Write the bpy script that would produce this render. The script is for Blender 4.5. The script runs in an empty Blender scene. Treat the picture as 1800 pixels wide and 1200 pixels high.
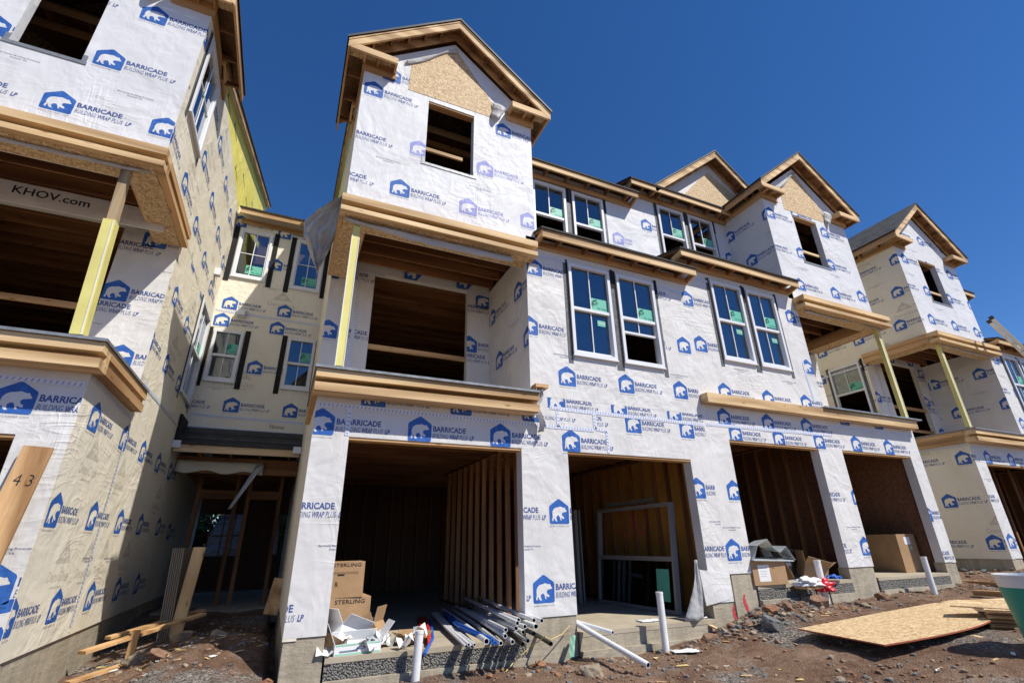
import bpy, math, random
import numpy as np
from mathutils import Vector, Matrix, noise
from mathutils.geometry import tessellate_polygon

# ------------------------------------------------------------------ camera, sky, sun, exposure
sc = bpy.context.scene
col = sc.collection
R = math.radians
def cam_matrix(yaw, pit, rol):
    cy, sy, cp, sp, cr, sr = math.cos(yaw), math.sin(yaw), math.cos(pit), math.sin(pit), math.cos(rol), math.sin(rol)
    f = Vector((sy*cp, cy*cp, sp)); r = Vector((cy, -sy, 0)); u = r.cross(f)
    r2 = cr*r + sr*u; u2 = -sr*r + cr*u
    return Matrix((r2, u2, -f)).transposed()
cd = bpy.data.cameras.new('camera'); cam = bpy.data.objects.new('camera', cd); col.objects.link(cam)
cd.sensor_width = 36; cd.lens = 17.0; cd.clip_start = .05; cd.clip_end = 1500
cam.matrix_world = cam_matrix(R(24.696), R(22.71), R(-0.991)).to_4x4()
sc.camera = cam
SUN = Vector((-.735, 1, -1.58)).normalized()          # direction the light travels
elev = math.asin(-SUN.z); azim = math.atan2(-SUN.x, -SUN.y)   # towards the sun, from +Y clockwise
w = bpy.data.worlds.new('World'); sc.world = w; w.use_nodes = True
nt = w.node_tree; bg = nt.nodes['Background']
sky = nt.nodes.new('ShaderNodeTexSky'); sky.sky_type = 'NISHITA'; sky.sun_disc = False
sky.sun_elevation = elev; sky.sun_rotation = azim; sky.altitude = 400; sky.air_density = 1.0; sky.dust_density = .0; sky.ozone_density = 5.0
hs = nt.nodes.new('ShaderNodeHueSaturation'); hs.inputs['Saturation'].default_value = 1.22
nt.links.new(sky.outputs[0], hs.inputs['Color']); mm = nt.nodes.new('ShaderNodeMixRGB'); mm.blend_type = 'MULTIPLY'; mm.inputs[0].default_value = 1; mm.inputs[2].default_value = (1.03, .98, 1.12, 1)
nt.links.new(hs.outputs[0], mm.inputs[1]); nt.links.new(mm.outputs[0], bg.inputs[0]); bg.inputs[1].default_value = .10
ld = bpy.data.lights.new('sun', 'SUN'); ld.energy = 4.9; ld.angle = R(.55); ld.color = (1, .955, .87)
sun = bpy.data.objects.new('sun', ld); col.objects.link(sun)
sun.rotation_euler = SUN.to_track_quat('-Z', 'Y').to_euler()
sc.view_settings.view_transform = 'Standard'; sc.view_settings.look = 'None'
sc.view_settings.exposure = 0.12; sc.view_settings.gamma = 1
sc.cycles.max_bounces = 6; sc.cycles.diffuse_bounces = 2; sc.cycles.use_denoising = True

random.seed(7)
rnd = random.random
def ru(a, b): return a + (b-a)*rnd()

# ------------------------------------------------------------------ materials
def mat(name):
    m = bpy.data.materials.new(name); m.use_nodes = True
    n = m.node_tree; b = n.nodes['Principled BSDF']
    return m, n, b
def N(n, t, **k):
    x = n.nodes.new(t)
    for a, v in k.items():
        if a in x.inputs: x.inputs[a].default_value = v
        else: setattr(x, a, v)
    return x
def pos(n, scale=(1, 1, 1)):
    g = N(n, 'ShaderNodeTexCoord'); m = N(n, 'ShaderNodeMapping'); m.inputs['Scale'].default_value = scale
    n.links.new(g.outputs['Object'], m.inputs['Vector']); return m.outputs['Vector']
def tex(n, vec, scale, detail=3, rough=.55, dist=0.0):
    t = N(n, 'ShaderNodeTexNoise'); t.inputs['Scale'].default_value = scale; t.inputs['Detail'].default_value = detail
    t.inputs['Roughness'].default_value = rough; t.inputs['Distortion'].default_value = dist
    n.links.new(vec, t.inputs['Vector']); return t.outputs['Fac']
def ramp(n, fac, stops):
    r = N(n, 'ShaderNodeValToRGB'); e = r.color_ramp.elements
    while len(e) < len(stops): e.new(.5)
    for i, (p, c) in enumerate(stops):
        e[i].position = p; e[i].color = (c[0], c[1], c[2], 1)
    n.links.new(fac, r.inputs[0]); return r.outputs[0]
def mth(n, op, a, b=None):
    x = N(n, 'ShaderNodeMath', operation=op)
    for i, v in enumerate((a, b)):
        if v is None: continue
        if isinstance(v, (int, float)): x.inputs[i].default_value = v
        else: n.links.new(v, x.inputs[i])
    return x.outputs[0]
def bump(n, b, h, strength, dist):
    x = N(n, 'ShaderNodeBump'); x.inputs['Strength'].default_value = strength; x.inputs['Distance'].default_value = dist
    n.links.new(h, x.inputs['Height']); n.links.new(x.outputs[0], b.inputs['Normal'])
def wrinkles(n, b, amt=1.0):
    v = pos(n)
    # distorted coordinates so folds wander
    big = tex(n, v, 1.1, 3, .55, .6)
    vs = pos(n, (1.0, 1.0, .33)); fold = tex(n, vs, 2.6, 3, .5, 1.9)
    f2 = mth(n, 'ABSOLUTE', mth(n, 'SUBTRACT', fold, .5))
    ridge = mth(n, 'POWER', mth(n, 'SUBTRACT', 1.0, mth(n, 'MULTIPLY', f2, 2.0)), 5.0)
    vd = pos(n, (.4, .4, 1.1)); fold2 = tex(n, vd, 2.2, 2, .5, 2.2)
    r2 = mth(n, 'POWER', mth(n, 'SUBTRACT', 1.0, mth(n, 'MULTIPLY', mth(n, 'ABSOLUTE', mth(n, 'SUBTRACT', fold2, .5)), 2.2)), 6.0)
    fine = tex(n, v, 14, 3, .6, .5)
    mask = tex(n, v, .8, 1, .5, 0)
    mk = mth(n, 'MULTIPLY', mth(n, 'MAXIMUM', mth(n, 'SUBTRACT', mask, .38), 0.0), 4.5)
    mid = tex(n, pos(n, (1, 1, .6)), 3.4, 2, .5, 1.2)
    h = mth(n, 'ADD', mth(n, 'MULTIPLY', big, 2.0), mth(n, 'MULTIPLY', ridge, mth(n, 'MULTIPLY', mk, .13)))
    h = mth(n, 'ADD', h, mth(n, 'MULTIPLY', r2, mth(n, 'MULTIPLY', mk, .12)))
    h = mth(n, 'ADD', h, mth(n, 'MULTIPLY', mid, .42))
    h = mth(n, 'ADD', h, mth(n, 'MULTIPLY', fine, .015))
    bump(n, b, h, 1.0, .028*amt)
def simple(name, c, rough=.7, metal=0, var=0, vscale=3, bmp=0, bscale=20):
    m, n, b = mat(name)
    b.inputs['Roughness'].default_value = rough; b.inputs['Metallic'].default_value = metal
    if var:
        f = tex(n, pos(n), vscale, 4)
        c1 = tuple(x*(1-var) for x in c); c2 = tuple(min(1, x*(1+var)) for x in c)
        n.links.new(ramp(n, f, [(.3, c1), (.7, c2)]), b.inputs['Base Color'])
    else: b.inputs['Base Color'].default_value = (*c, 1)
    if bmp: bump(n, b, tex(n, pos(n), bscale, 4), bmp, .01)
    return m
def wrapmat(name, c1, c2, amt=1.0, rough=.55):
    m, n, b = mat(name)
    n.links.new(ramp(n, tex(n, pos(n, (1, 1, .5)), 1.3, 5, .6, .8), [(.3, c1), (.72, c2)]), b.inputs['Base Color'])
    base = b.inputs['Base Color'].links[0].from_socket
    sm = ramp(n, tex(n, pos(n, (1, 1, .28)), 2.3, 6, .72, 1.4), [(.60, (0, 0, 0)), (.78, (1, 1, 1))])
    mx = N(n, 'ShaderNodeMixRGB'); mx.inputs[2].default_value = (.52, .46, .38, 1); n.links.new(mth(n, 'MULTIPLY', sm, .35), mx.inputs[0]); n.links.new(base, mx.inputs[1]); n.links.new(mx.outputs[0], b.inputs['Base Color'])
    b.inputs['Roughness'].default_value = rough; b.inputs['Specular IOR Level'].default_value = .3
    wrinkles(n, b, amt); return m
def inkmat(name, c1, c2):
    m, n, b = mat(name)
    n.links.new(ramp(n, tex(n, pos(n), 9, 4, .65, .6), [(.25, c1), (.75, c2)]), b.inputs['Base Color'])
    b.inputs['Roughness'].default_value = .6; b.inputs['Specular IOR Level'].default_value = .3
    wrinkles(n, b, 1.0); return m
def woodmat(name, axis, c1=(.48, .27, .115), c2=(.68, .43, .21)):
    m, n, b = mat(name)
    sc_ = [22, 22, 22]; sc_[axis] = 1.2
    g = tex(n, pos(n, sc_), 1.0, 4, .6, .9)
    s2 = [5, 5, 5]; s2[axis] = .5
    g2 = tex(n, pos(n, s2), 1.0, 2, .5, .3)
    c = ramp(n, mth(n, 'ADD', mth(n, 'MULTIPLY', g, .55), mth(n, 'MULTIPLY', g2, .45)), [(.33, c1), (.66, c2)])
    v = N(n, 'ShaderNodeTexVoronoi'); s3 = [9, 9, 9]; s3[axis] = 2.2
    n.links.new(pos(n, s3), v.inputs['Vector']); v.inputs['Scale'].default_value = 1.0
    k = ramp(n, v.outputs['Distance'], [(.05, (.22, .12, .06)), (.085, (.7, .55, .42)), (.17, (1, 1, 1))])
    mx = N(n, 'ShaderNodeMixRGB', blend_type='MULTIPLY'); mx.inputs[0].default_value = .85
    tone = ramp(n, tex(n, pos(n, [.5 if i_ == axis else 6 for i_ in range(3)]), 1.0, 0), [(.30, (.58, .50, .42)), (.5, (.92, .90, .86)), (.68, (1.12, 1.12, 1.12))])
    m0 = N(n, 'ShaderNodeMixRGB', blend_type='MULTIPLY'); m0.inputs[0].default_value = 1; n.links.new(c, m0.inputs[1]); n.links.new(tone, m0.inputs[2]); c = m0.outputs[0]
    n.links.new(c, mx.inputs[1]); n.links.new(k, mx.inputs[2]); n.links.new(mx.outputs[0], b.inputs['Base Color'])
    b.inputs['Roughness'].default_value = .75; bump(n, b, g, .25, .004); return m
def osbmat(name, base=((.36, .21, .095), (.58, .40, .20), (.80, .62, .38))):
    m, n, b = mat(name)
    outs = []
    for i, s in enumerate(((75, 22, 24), (20, 60, 70))):
        v = N(n, 'ShaderNodeTexVoronoi'); v.inputs['Scale'].default_value = 1.0
        g = N(n, 'ShaderNodeTexCoord'); mp = N(n, 'ShaderNodeMapping'); mp.inputs['Scale'].default_value = s
        mp.inputs['Rotation'].default_value = (.5+i, .7, .4+i*1.3)
        n.links.new(g.outputs['Object'], mp.inputs['Vector']); n.links.new(mp.outputs[0], v.inputs['Vector']); outs.append(v)
    sep = N(n, 'ShaderNodeSeparateColor'); n.links.new(outs[0].outputs['Color'], sep.inputs[0])
    sep2 = N(n, 'ShaderNodeSeparateColor'); n.links.new(outs[1].outputs['Color'], sep2.inputs[0])
    f = mth(n, 'ADD', mth(n, 'MULTIPLY', sep.outputs[0], .5), mth(n, 'MULTIPLY', sep2.outputs[1], .5))
    n.links.new(ramp(n, f, [(.12, base[0]), (.45, base[1]), (.85, base[2])]), b.inputs['Base Color'])
    b.inputs['Roughness'].default_value = .7; bump(n, b, f, .3, .003); return m

M = {}
M['wrap'] = wrapmat('house_wrap_white', (.67, .65, .62), (.77, .755, .735), 1.0)
M['wrap_up'] = wrapmat('house_wrap_bright', (.68, .68, .685), (.765, .765, .775), .95)
m = wrapmat('loose_wrap_cloth', (.66, .66, .66), (.80, .80, .81), 1.6); n = m.node_tree; b = n.nodes['Principled BSDF']
tl = N(n, 'ShaderNodeBsdfTranslucent'); tl.inputs['Color'].default_value = (.78, .77, .74, 1); mx = N(n, 'ShaderNodeMixShader'); mx.inputs[0].default_value = .45
n.links.new(b.outputs[0], mx.inputs[1]); n.links.new(tl.outputs[0], mx.inputs[2]); n.links.new(mx.outputs[0], n.nodes['Material Output'].inputs[0]); M['cloth'] = m
M['wrap_tan'] = wrapmat('house_wrap_over_tan_board', (.81, .73, .57), (.90, .84, .70), .85)
M['ink'] = inkmat('blue_ink', (.02, .085, .36), (.05, .17, .50))
M['ink_text'] = inkmat('dark_blue_ink', (.035, .07, .24), (.08, .13, .33))
M['ink_pale'] = inkmat('worn_violet_ink', (.22, .24, .58), (.38, .40, .68))
M['ink_grey'] = inkmat('grey_small_print', (.17, .18, .28), (.26, .27, .36))
M['ghost'] = inkmat('faint_board_print', (.60, .545, .44), (.68, .62, .51))
M['ink_black'] = inkmat('black_print', (.012, .012, .014), (.03, .03, .034))
M['tape'] = simple('white_seam_tape', (.74, .76, .82), .45, var=.05, bmp=.3)
M['tape_ink'] = simple('tape_blue_marks', (.22, .27, .62), .5)
for a, k in enumerate('xyz'): M['wood_'+k] = woodmat('pine_lumber_'+k, a)
for a, k in enumerate('xyz'): M['pale_'+k] = woodmat('fresh_pine_'+k, a, (.64, .42, .20), (.80, .585, .335))
M['old_z'] = woodmat('weathered_post_wood', 2, (.30, .21, .11), (.46, .35, .20))
M['osb'] = osbmat('osb_sheathing')
M['dim'] = osbmat('shade_darkened_board', ((.06, .022, .009), (.11, .042, .017), (.15, .062, .026)))  # strand board darkened, the indoor shade is put into its colour
M['osb_shaded'] = osbmat('shade_darkened_osb', ((.20, .09, .035), (.32, .165, .07), (.44, .25, .12)))  # strand board darkened to paint in the shade under the eaves
M['dim2'] = osbmat('shaded_red_brown_board', ((.13, .055, .025), (.20, .09, .042), (.27, .13, .065)))  # lighter red-brown version, indoor shade still in the colour
for a, k in enumerate('xyz'): M['dk_'+k] = woodmat('shade_darkened_pine_'+k, a, (.20, .085, .03), (.33, .155, .06))  # pine darkened, shade indoors and below eaves put into the colour
M['osb_red'] = simple('red_sealed_board_edge', (.42, .10, .05), .7)
M['yellow'] = simple('yellow_board', (.76, .68, .22), .55, var=.10, vscale=2, bmp=.4, bscale=5)
M['yellow_wall'] = wrapmat('yellow_gypsum_wrap', (.92, .79, .14), (.96, .87, .24), 1.0)
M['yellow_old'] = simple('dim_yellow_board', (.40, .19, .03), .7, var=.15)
M['flash'] = simple('grey_metal_cap', (.27, .28, .29), .45, metal=.3, var=.25, vscale=9, bmp=.4, bscale=14)
M['black'] = simple('black_flashing_tape', (.008, .008, .009), .85, var=.3, vscale=12, bmp=.6, bscale=9)
M['greytape'] = simple('grey_butyl_tape', (.10, .105, .11), .6, var=.45, vscale=14, bmp=.7, bscale=18)
M['vinyl'] = simple('white_vinyl', (.80, .80, .81), .35)
M['vinyl_shaded'] = simple('shade_darkened_vinyl', (.26, .245, .24), .6)  # white vinyl darkened, garage shade put into the colour
M['scrap'] = simple('faded_green_plastic', (.16, .33, .24), .5)
M['white'] = simple('white_paper', (.80, .80, .79), .7, var=.04, bmp=.2)
M['pvc'] = simple('white_pvc', (.80, .80, .79), .35, var=.06, vscale=6)
M['hole'] = simple('pipe_bore', (.10, .10, .10), .8)
M['pvc_black'] = simple('black_abs', (.015, .015, .016), .4)
M['blue_pex'] = simple('blue_tubing', (.025, .14, .55), .35)
M['red_pex'] = simple('red_tubing', (.60, .04, .035), .4)
M['red_paint'] = simple('red_marking_paint', (.62, .05, .07), .7, var=.3, vscale=30)
M['cord'] = simple('yellow_cord', (.62, .47, .18), .7)
M['card'] = simple('brown_cardboard', (.40, .245, .125), .8, var=.10, vscale=5, bmp=.15)
M['card_dark'] = simple('cardboard_inside', (.26, .15, .075), .85, var=.12)
M['green_print'] = simple('pale_green_print', (.30, .58, .42), .6)
M['steel'] = simple('galvanised_steel', (.66, .71, .72), .38, metal=.45, var=.12, vscale=5, bmp=.2, bscale=8)
M['teal'] = simple('teal_plastic', (.02, .30, .22), .4)
M['redbag'] = simple('red_plastic_bag', (.60, .02, .03), .3, var=.2, vscale=12, bmp=.8, bscale=16)
M['alu'] = simple('ladder_aluminium', (.60, .60, .58), .35, metal=.8)
M['concrete'] = None
m, n, b = mat('cast_concrete')
f = tex(n, pos(n), 2.6, 8, .74, .9); f2 = tex(n, pos(n, (9, 9, .8)), 1, 3)
n.links.new(ramp(n, mth(n, 'ADD', mth(n, 'MULTIPLY', f, .65), mth(n, 'MULTIPLY', f2, .35)), [(.3, (.25, .215, .155)), (.5, (.40, .345, .255)), (.7, (.52, .455, .345))]), b.inputs['Base Color'])
b.inputs['Roughness'].default_value = .9; bump(n, b, mth(n, 'ADD', tex(n, pos(n), 26, 5, .7), tex(n, pos(n, (1, 1, 6)), 2.5, 3)), .7, .012); M['concrete'] = m
m, n, b = mat('slab_concrete')
n.links.new(ramp(n, tex(n, pos(n), 1.8, 5, .6), [(.3, (.36, .30, .21)), (.7, (.50, .43, .32))]), b.inputs['Base Color'])
b.inputs['Roughness'].default_value = .85; bump(n, b, tex(n, pos(n), 30, 4), .3, .004); M['slab'] = m
m, n, b = mat('rough_honeycombed_concrete')
v = N(n, 'ShaderNodeTexVoronoi'); n.links.new(pos(n), v.inputs['Vector']); v.inputs['Scale'].default_value = 42
n.links.new(ramp(n, v.outputs['Distance'], [(.0, (.30, .29, .27)), (.5, (.20, .19, .17)), (.8, (.06, .055, .05))]), b.inputs['Base Color'])
b.inputs['Roughness'].default_value = .95
bump(n, b, mth(n, 'ADD', mth(n, 'MULTIPLY', v.outputs['Distance'], -1.0), tex(n, pos(n), 14, 3)), 1.0, .03); M['rough'] = m
m, n, b = mat('asphalt_shingles')
br = N(n, 'ShaderNodeTexBrick'); mp = pos(n, (1, 1, 1)); g = N(n, 'ShaderNodeTexCoord'); sx = N(n, 'ShaderNodeSeparateXYZ'); n.links.new(g.outputs['Object'], sx.inputs[0])
cx = N(n, 'ShaderNodeCombineXYZ'); n.links.new(mth(n, 'ADD', sx.outputs[1], mth(n, 'MULTIPLY', sx.outputs[0], .0)), cx.inputs[0]); n.links.new(sx.outputs[2], cx.inputs[1])
n.links.new(cx.outputs[0], br.inputs['Vector']); br.inputs['Scale'].default_value = 3.2
br.inputs['Color1'].default_value = (.022, .023, .024, 1); br.inputs['Color2'].default_value = (.075, .076, .078, 1); br.inputs['Mortar'].default_value = (.012, .012, .013, 1)
br.inputs['Mortar Size'].default_value = .02; br.inputs['Brick Width'].default_value = .8; br.inputs['Row Height'].default_value = .3
sp = ramp(n, tex(n, pos(n, (3, 3, 16)), 2.4, 5, .7), [(.38, (.45, .45, .45)), (.62, (1.5, 1.5, 1.5))])
mx = N(n, 'ShaderNodeMixRGB', blend_type='MULTIPLY'); mx.inputs[0].default_value = 1; n.links.new(br.outputs[0], mx.inputs[1]); n.links.new(sp, mx.inputs[2])
n.links.new(mx.outputs[0], b.inputs['Base Color']); b.inputs['Roughness'].default_value = .9; M['shingle'] = m
M['felt'] = simple('black_roofing_edge', (.02, .02, .021), .6, var=.3)
# glass: see-through with a sky-reflecting coat
m, n, b = mat('window_glass'); n.nodes.remove(b); out = n.nodes['Material Output']
gl = N(n, 'ShaderNodeBsdfGlossy'); gl.inputs['Roughness'].default_value = .02; bq = N(n, 'ShaderNodeBump'); bq.inputs['Strength'].default_value = .35; bq.inputs['Distance'].default_value = .01; n.links.new(tex(n, pos(n), 1.7, 1), bq.inputs['Height']); n.links.new(bq.outputs[0], gl.inputs['Normal']); gl.inputs['Color'].default_value = (.78, .82, .88, 1)
tr = N(n, 'ShaderNodeBsdfTransparent'); tr.inputs['Color'].default_value = (.80, .85, .84, 1)
fr = N(n, 'ShaderNodeFresnel'); fr.inputs['IOR'].default_value = 1.75
ms = N(n, 'ShaderNodeMixShader'); n.links.new(mth(n, 'MINIMUM', mth(n, 'MULTIPLY', fr.outputs[0], 1.45), .9), ms.inputs[0])
n.links.new(tr.outputs[0], ms.inputs[1]); n.links.new(gl.outputs[0], ms.inputs[2]); n.links.new(ms.outputs[0], out.inputs[0]); M['glass'] = m
m, n, b = mat('green_window_film'); b.inputs['Base Color'].default_value = (.14, .50, .37, 1); b.inputs['Roughness'].default_value = .5; M['film'] = m
M['film_dark'] = simple('dark_green_print', (.015, .20, .11), .5)
# ground
m, n, b = mat('dirt_and_gravel')
v = pos(n)
a1 = tex(n, v, .8, 5, .62, .5); a2 = tex(n, v, 6, 6, .72, .3); a3 = tex(n, v, 45, 4, .7)
s = mth(n, 'ADD', mth(n, 'MULTIPLY', a1, .45), mth(n, 'ADD', mth(n, 'MULTIPLY', a2, .38), mth(n, 'MULTIPLY', a3, .17)))
cdirt = ramp(n, s, [(.34, (.075, .040, .026)), (.46, (.17, .098, .062)), (.55, (.255, .165, .11)), (.68, (.38, .285, .21))])
g1 = tex(n, pos(n), .55, 3, .5, .6); vo = N(n, 'ShaderNodeTexVoronoi'); n.links.new(v, vo.inputs['Vector']); vo.inputs['Scale'].default_value = 55
sepc = N(n, 'ShaderNodeSeparateColor'); n.links.new(vo.outputs['Color'], sepc.inputs[0])
grav = ramp(n, sepc.outputs[0], [(.1, (.08, .065, .055)), (.6, (.20, .175, .15)), (.95, (.42, .37, .32))])
mask = ramp(n, mth(n, 'ADD', g1, mth(n, 'MULTIPLY', a2, .35)), [(.70, (0, 0, 0)), (.80, (1, 1, 1))])
mx = N(n, 'ShaderNodeMixRGB'); n.links.new(mask, mx.inputs[0]); n.links.new(cdirt, mx.inputs[1]); n.links.new(grav, mx.inputs[2])
n.links.new(mx.outputs[0], b.inputs['Base Color']); b.inputs['Roughness'].default_value = .95; b.inputs['Specular IOR Level'].default_value = .2
bump(n, b, mth(n, 'ADD', mth(n, 'MULTIPLY', a2, 1.0), mth(n, 'ADD', mth(n, 'MULTIPLY', a3, .45), mth(n, 'MULTIPLY', vo.outputs['Distance'], -.25))), 1.0, .05); M['ground'] = m
def rockmat(name, c1, c2):
    m, n, b = mat(name)
    n.links.new(ramp(n, tex(n, pos(n), 7, 6, .7), [(.3, c1), (.7, c2)]), b.inputs['Base Color']); b.inputs['Roughness'].default_value = .95
    bump(n, b, tex(n, pos(n), 30, 5, .7), .8, .012); return m
M['rock_brown'] = rockmat('brown_rock', (.15, .08, .048), (.33, .205, .13))
M['rock_tan'] = rockmat('tan_rock', (.22, .17, .115), (.42, .34, .25))
M['rock_grey'] = rockmat('grey_rock', (.09, .09, .088), (.23, .225, .215))
M['rock_rust'] = rockmat('rust_rock', (.20, .085, .04), (.36, .19, .105))
M['leaf'] = simple('leaf_green', (.05, .10, .025), .7, var=.5, vscale=5)
M['bark'] = simple('bark', (.08, .06, .04), .9, var=.3)
M['dark'] = simple('dark_plastic', (.02, .022, .025), .4)
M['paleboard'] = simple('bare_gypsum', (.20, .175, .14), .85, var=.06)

# ------------------------------------------------------------------ mesh builder
class MB:
    def __init__(s): s.v = []; s.f = []; s.m = []; s.mats = []
    def mi(s, k):
        if k not in s.mats: s.mats.append(k)
        return s.mats.index(k)
    def poly(s, pts, k):
        i = len(s.v); s.v += [tuple(p) for p in pts]; s.f.append(tuple(range(i, i+len(pts)))); s.m.append(s.mi(k))
    def hexa(s, p, k):       # p: 8 points, bottom 4 then top 4
        i = len(s.v); s.v += [tuple(q) for q in p]
        for q in ((3, 2, 1, 0), (4, 5, 6, 7), (0, 1, 5, 4), (1, 2, 6, 5), (2, 3, 7, 6), (3, 0, 4, 7)):
            s.f.append(tuple(i+j for j in q)); s.m.append(s.mi(k))
    def box(s, x0, x1, y0, y1, z0, z1, k):
        x0, x1 = sorted((x0, x1)); y0, y1 = sorted((y0, y1)); z0, z1 = sorted((z0, z1))
        s.hexa([(x0, y0, z0), (x1, y0, z0), (x1, y1, z0), (x0, y1, z0), (x0, y0, z1), (x1, y0, z1), (x1, y1, z1), (x0, y1, z1)], k)
    def beam(s, a, b_, wd, ht, k, up=(0, 0, 1)):
        a = Vector(a); b_ = Vector(b_); d = (b_-a).normalized(); u = Vector(up); r = d.cross(u)
        if r.length < 1e-3: r = d.cross(Vector((0, 1, 0)))
        r.normalize(); u = r.cross(d).normalized(); r *= wd/2; u *= ht/2
        s.hexa([a-r-u, a+r-u, b_+r-u, b_-r-u, a-r+u, a+r+u, b_+r+u, b_-r+u], k)
    def prism(s, poly, ext, k, kfront=None, kback=None):   # poly: 3-D points in a plane, ext: vector
        ext = Vector(ext); p = [Vector(q) for q in poly]; q = [a+ext for a in p]; L = len(p)
        s.poly(p, kfront or k); s.poly(list(reversed(q)), kback or k)
        for i in range(L): j = (i+1) % L; s.poly([p[j], p[i], q[i], q[j]], k)
    def tube(s, pts, r, k, seg=12, bore=None, rend=None):
        pts = [Vector(p) for p in pts]; rings = []
        for i, p in enumerate(pts):
            d = (pts[min(i+1, len(pts)-1)] - pts[max(i-1, 0)]).normalized()
            a = d.cross(Vector((0, 0, 1)));
            if a.length < .05: a = d.cross(Vector((0, 1, 0)))
            a.normalize(); c = a.cross(d)
            rr = r if rend is None else r + (rend-r)*i/(len(pts)-1)
            base = len(s.v)
            for j in range(seg):
                t = 2*math.pi*j/seg; s.v.append(tuple(p + (a*math.cos(t)+c*math.sin(t))*rr))
            rings.append((base, d, a, c, rr))
        km = s.mi(k)
        for i in range(len(pts)-1):
            b0, b1 = rings[i][0], rings[i+1][0]
            for j in range(seg):
                j2 = (j+1) % seg; s.f.append((b0+j, b0+j2, b1+j2, b1+j)); s.m.append(km)
        for e, sg in ((0, 1), (-1, -1)):
            b0, d, a, c, rr = rings[e]; p = pts[e]
            if bore:
                i0 = len(s.v)
                for q in range(2):
                    for j in range(seg):
                        t = 2*math.pi*j/seg; s.v.append(tuple(p + d*sg*(.0 if q == 0 else rr*3) + (a*math.cos(t)+c*math.sin(t))*rr*.80))
                for j in range(seg):
                    j2 = (j+1) % seg
                    s.f.append((b0+j, b0+j2, i0+j2, i0+j)); s.m.append(km)
                    s.f.append((i0+j, i0+j2, i0+seg+j2, i0+seg+j)); s.m.append(s.mi(bore))
                s.f.append(tuple(i0+seg+j for j in range(seg))); s.m.append(s.mi(bore))
            else:
                s.f.append(tuple(b0+j for j in range(seg))); s.m.append(km)
    def sheet(s, grid, k):   # grid[i][j] of points
        i0 = len(s.v); a, b_ = len(grid), len(grid[0])
        for row in grid: s.v += [tuple(p) for p in row]
        for i in range(a-1):
            for j in range(b_-1):
                s.f.append((i0+i*b_+j, i0+i*b_+j+1, i0+(i+1)*b_+j+1, i0+(i+1)*b_+j)); s.m.append(s.mi(k))
    def build(s, name, parent=None, smooth=False, thick=0, auto=False):
        me = bpy.data.meshes.new(name); me.from_pydata(s.v, [], s.f)
        for k in s.mats: me.materials.append(M[k])
        me.polygons.foreach_set('material_index', s.m)
        if smooth: me.polygons.foreach_set('use_smooth', [True]*len(s.f))
        me.update(); o = bpy.data.objects.new(name, me); col.objects.link(o)
        if thick:
            md = o.modifiers.new('thickness', 'SOLIDIFY'); md.thickness = thick; md.offset = 0
        if parent is not None:
            o.parent = parent; pm = Matrix.Translation(WLOC[parent.name]); o.matrix_parent_inverse = pm.inverted()
            WLOC[o.name] = Vector((0, 0, 0))
        else: WLOC[o.name] = Vector((0, 0, 0))
        return o
WLOC = {}
def tag(o, label=None, cat=None, group=None, kind=None):
    if label: o['label'] = label
    if cat: o['category'] = cat
    if group: o['group'] = group
    if kind: o['kind'] = kind
    return o
def thing(name, loc, label, cat, group=None):
    o = bpy.data.objects.new(name, None); col.objects.link(o); o.location = loc; o.empty_display_size = .2
    WLOC[o.name] = Vector(loc); return tag(o, label, cat, group)
def solo(mb, name, label, cat, group=None, **k):
    """a thing that is one mesh; origin moved to the middle of its base"""
    o = mb.build(name, **k); me = o.data
    co = np.empty(len(me.vertices)*3); me.vertices.foreach_get('co', co); co = co.reshape(-1, 3)
    c = (co.min(0)+co.max(0))/2; c[2] = co[:, 2].min(); me.vertices.foreach_set('co', (co-c).ravel()); me.update()
    o.location = c; WLOC[o.name] = Vector(c); return tag(o, label, cat, group)

# ------------------------------------------------------------------ print (flat shapes and lettering as real geometry)
_tc = {}
def text_tris(s, bold=0.0, shear=0.0, spacing=1.0):
    key = (s, bold, shear, spacing)
    if key in _tc: return _tc[key]
    c = bpy.data.curves.new('lettering', 'FONT'); c.body = s; c.size = 1; c.offset = bold; c.shear = shear; c.resolution_u = 2
    c.space_character = spacing; c.fill_mode = 'FRONT'
    o = bpy.data.objects.new('lettering', c); col.objects.link(o)
    dg = bpy.context.evaluated_depsgraph_get(); me = o.evaluated_get(dg).to_mesh(); me.calc_loop_triangles()
    P = [tuple(v.co[:2]) for v in me.vertices]; T = [tuple(P[i] for i in t.vertices) for t in me.loop_triangles]
    o.evaluated_get(dg).to_mesh_clear(); bpy.data.objects.remove(o); bpy.data.curves.remove(c)
    xs = [p[0] for t in T for p in t]; ys = [p[1] for t in T for p in t]
    r = (T, min(xs), max(xs), min(ys), max(ys)); _tc[key] = r; return r
def fit_text(s, x0, x1, y0, h, bold=0, shear=0, spacing=1.0):
    T, a, b_, c, d = text_tris(s, bold, shear, spacing); sx = (x1-x0)/(b_-a); sy = h/(d-c)
    return [tuple((x0+(p[0]-a)*sx, y0+(p[1]-c)*sy) for p in t) for t in T]
def tess(poly):
    v = [Vector((p[0], p[1], 0)) for p in poly]
    return [tuple(poly[i] for i in t) for t in tessellate_polygon([v])]
HOUSE = [(-.155, -.17), (.155, -.17), (.173, -.152), (.176, .075), (.165, .098), (.012, .197), (-.012, .197), (-.165, .098), (-.176, .075), (-.173, -.152)]
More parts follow.
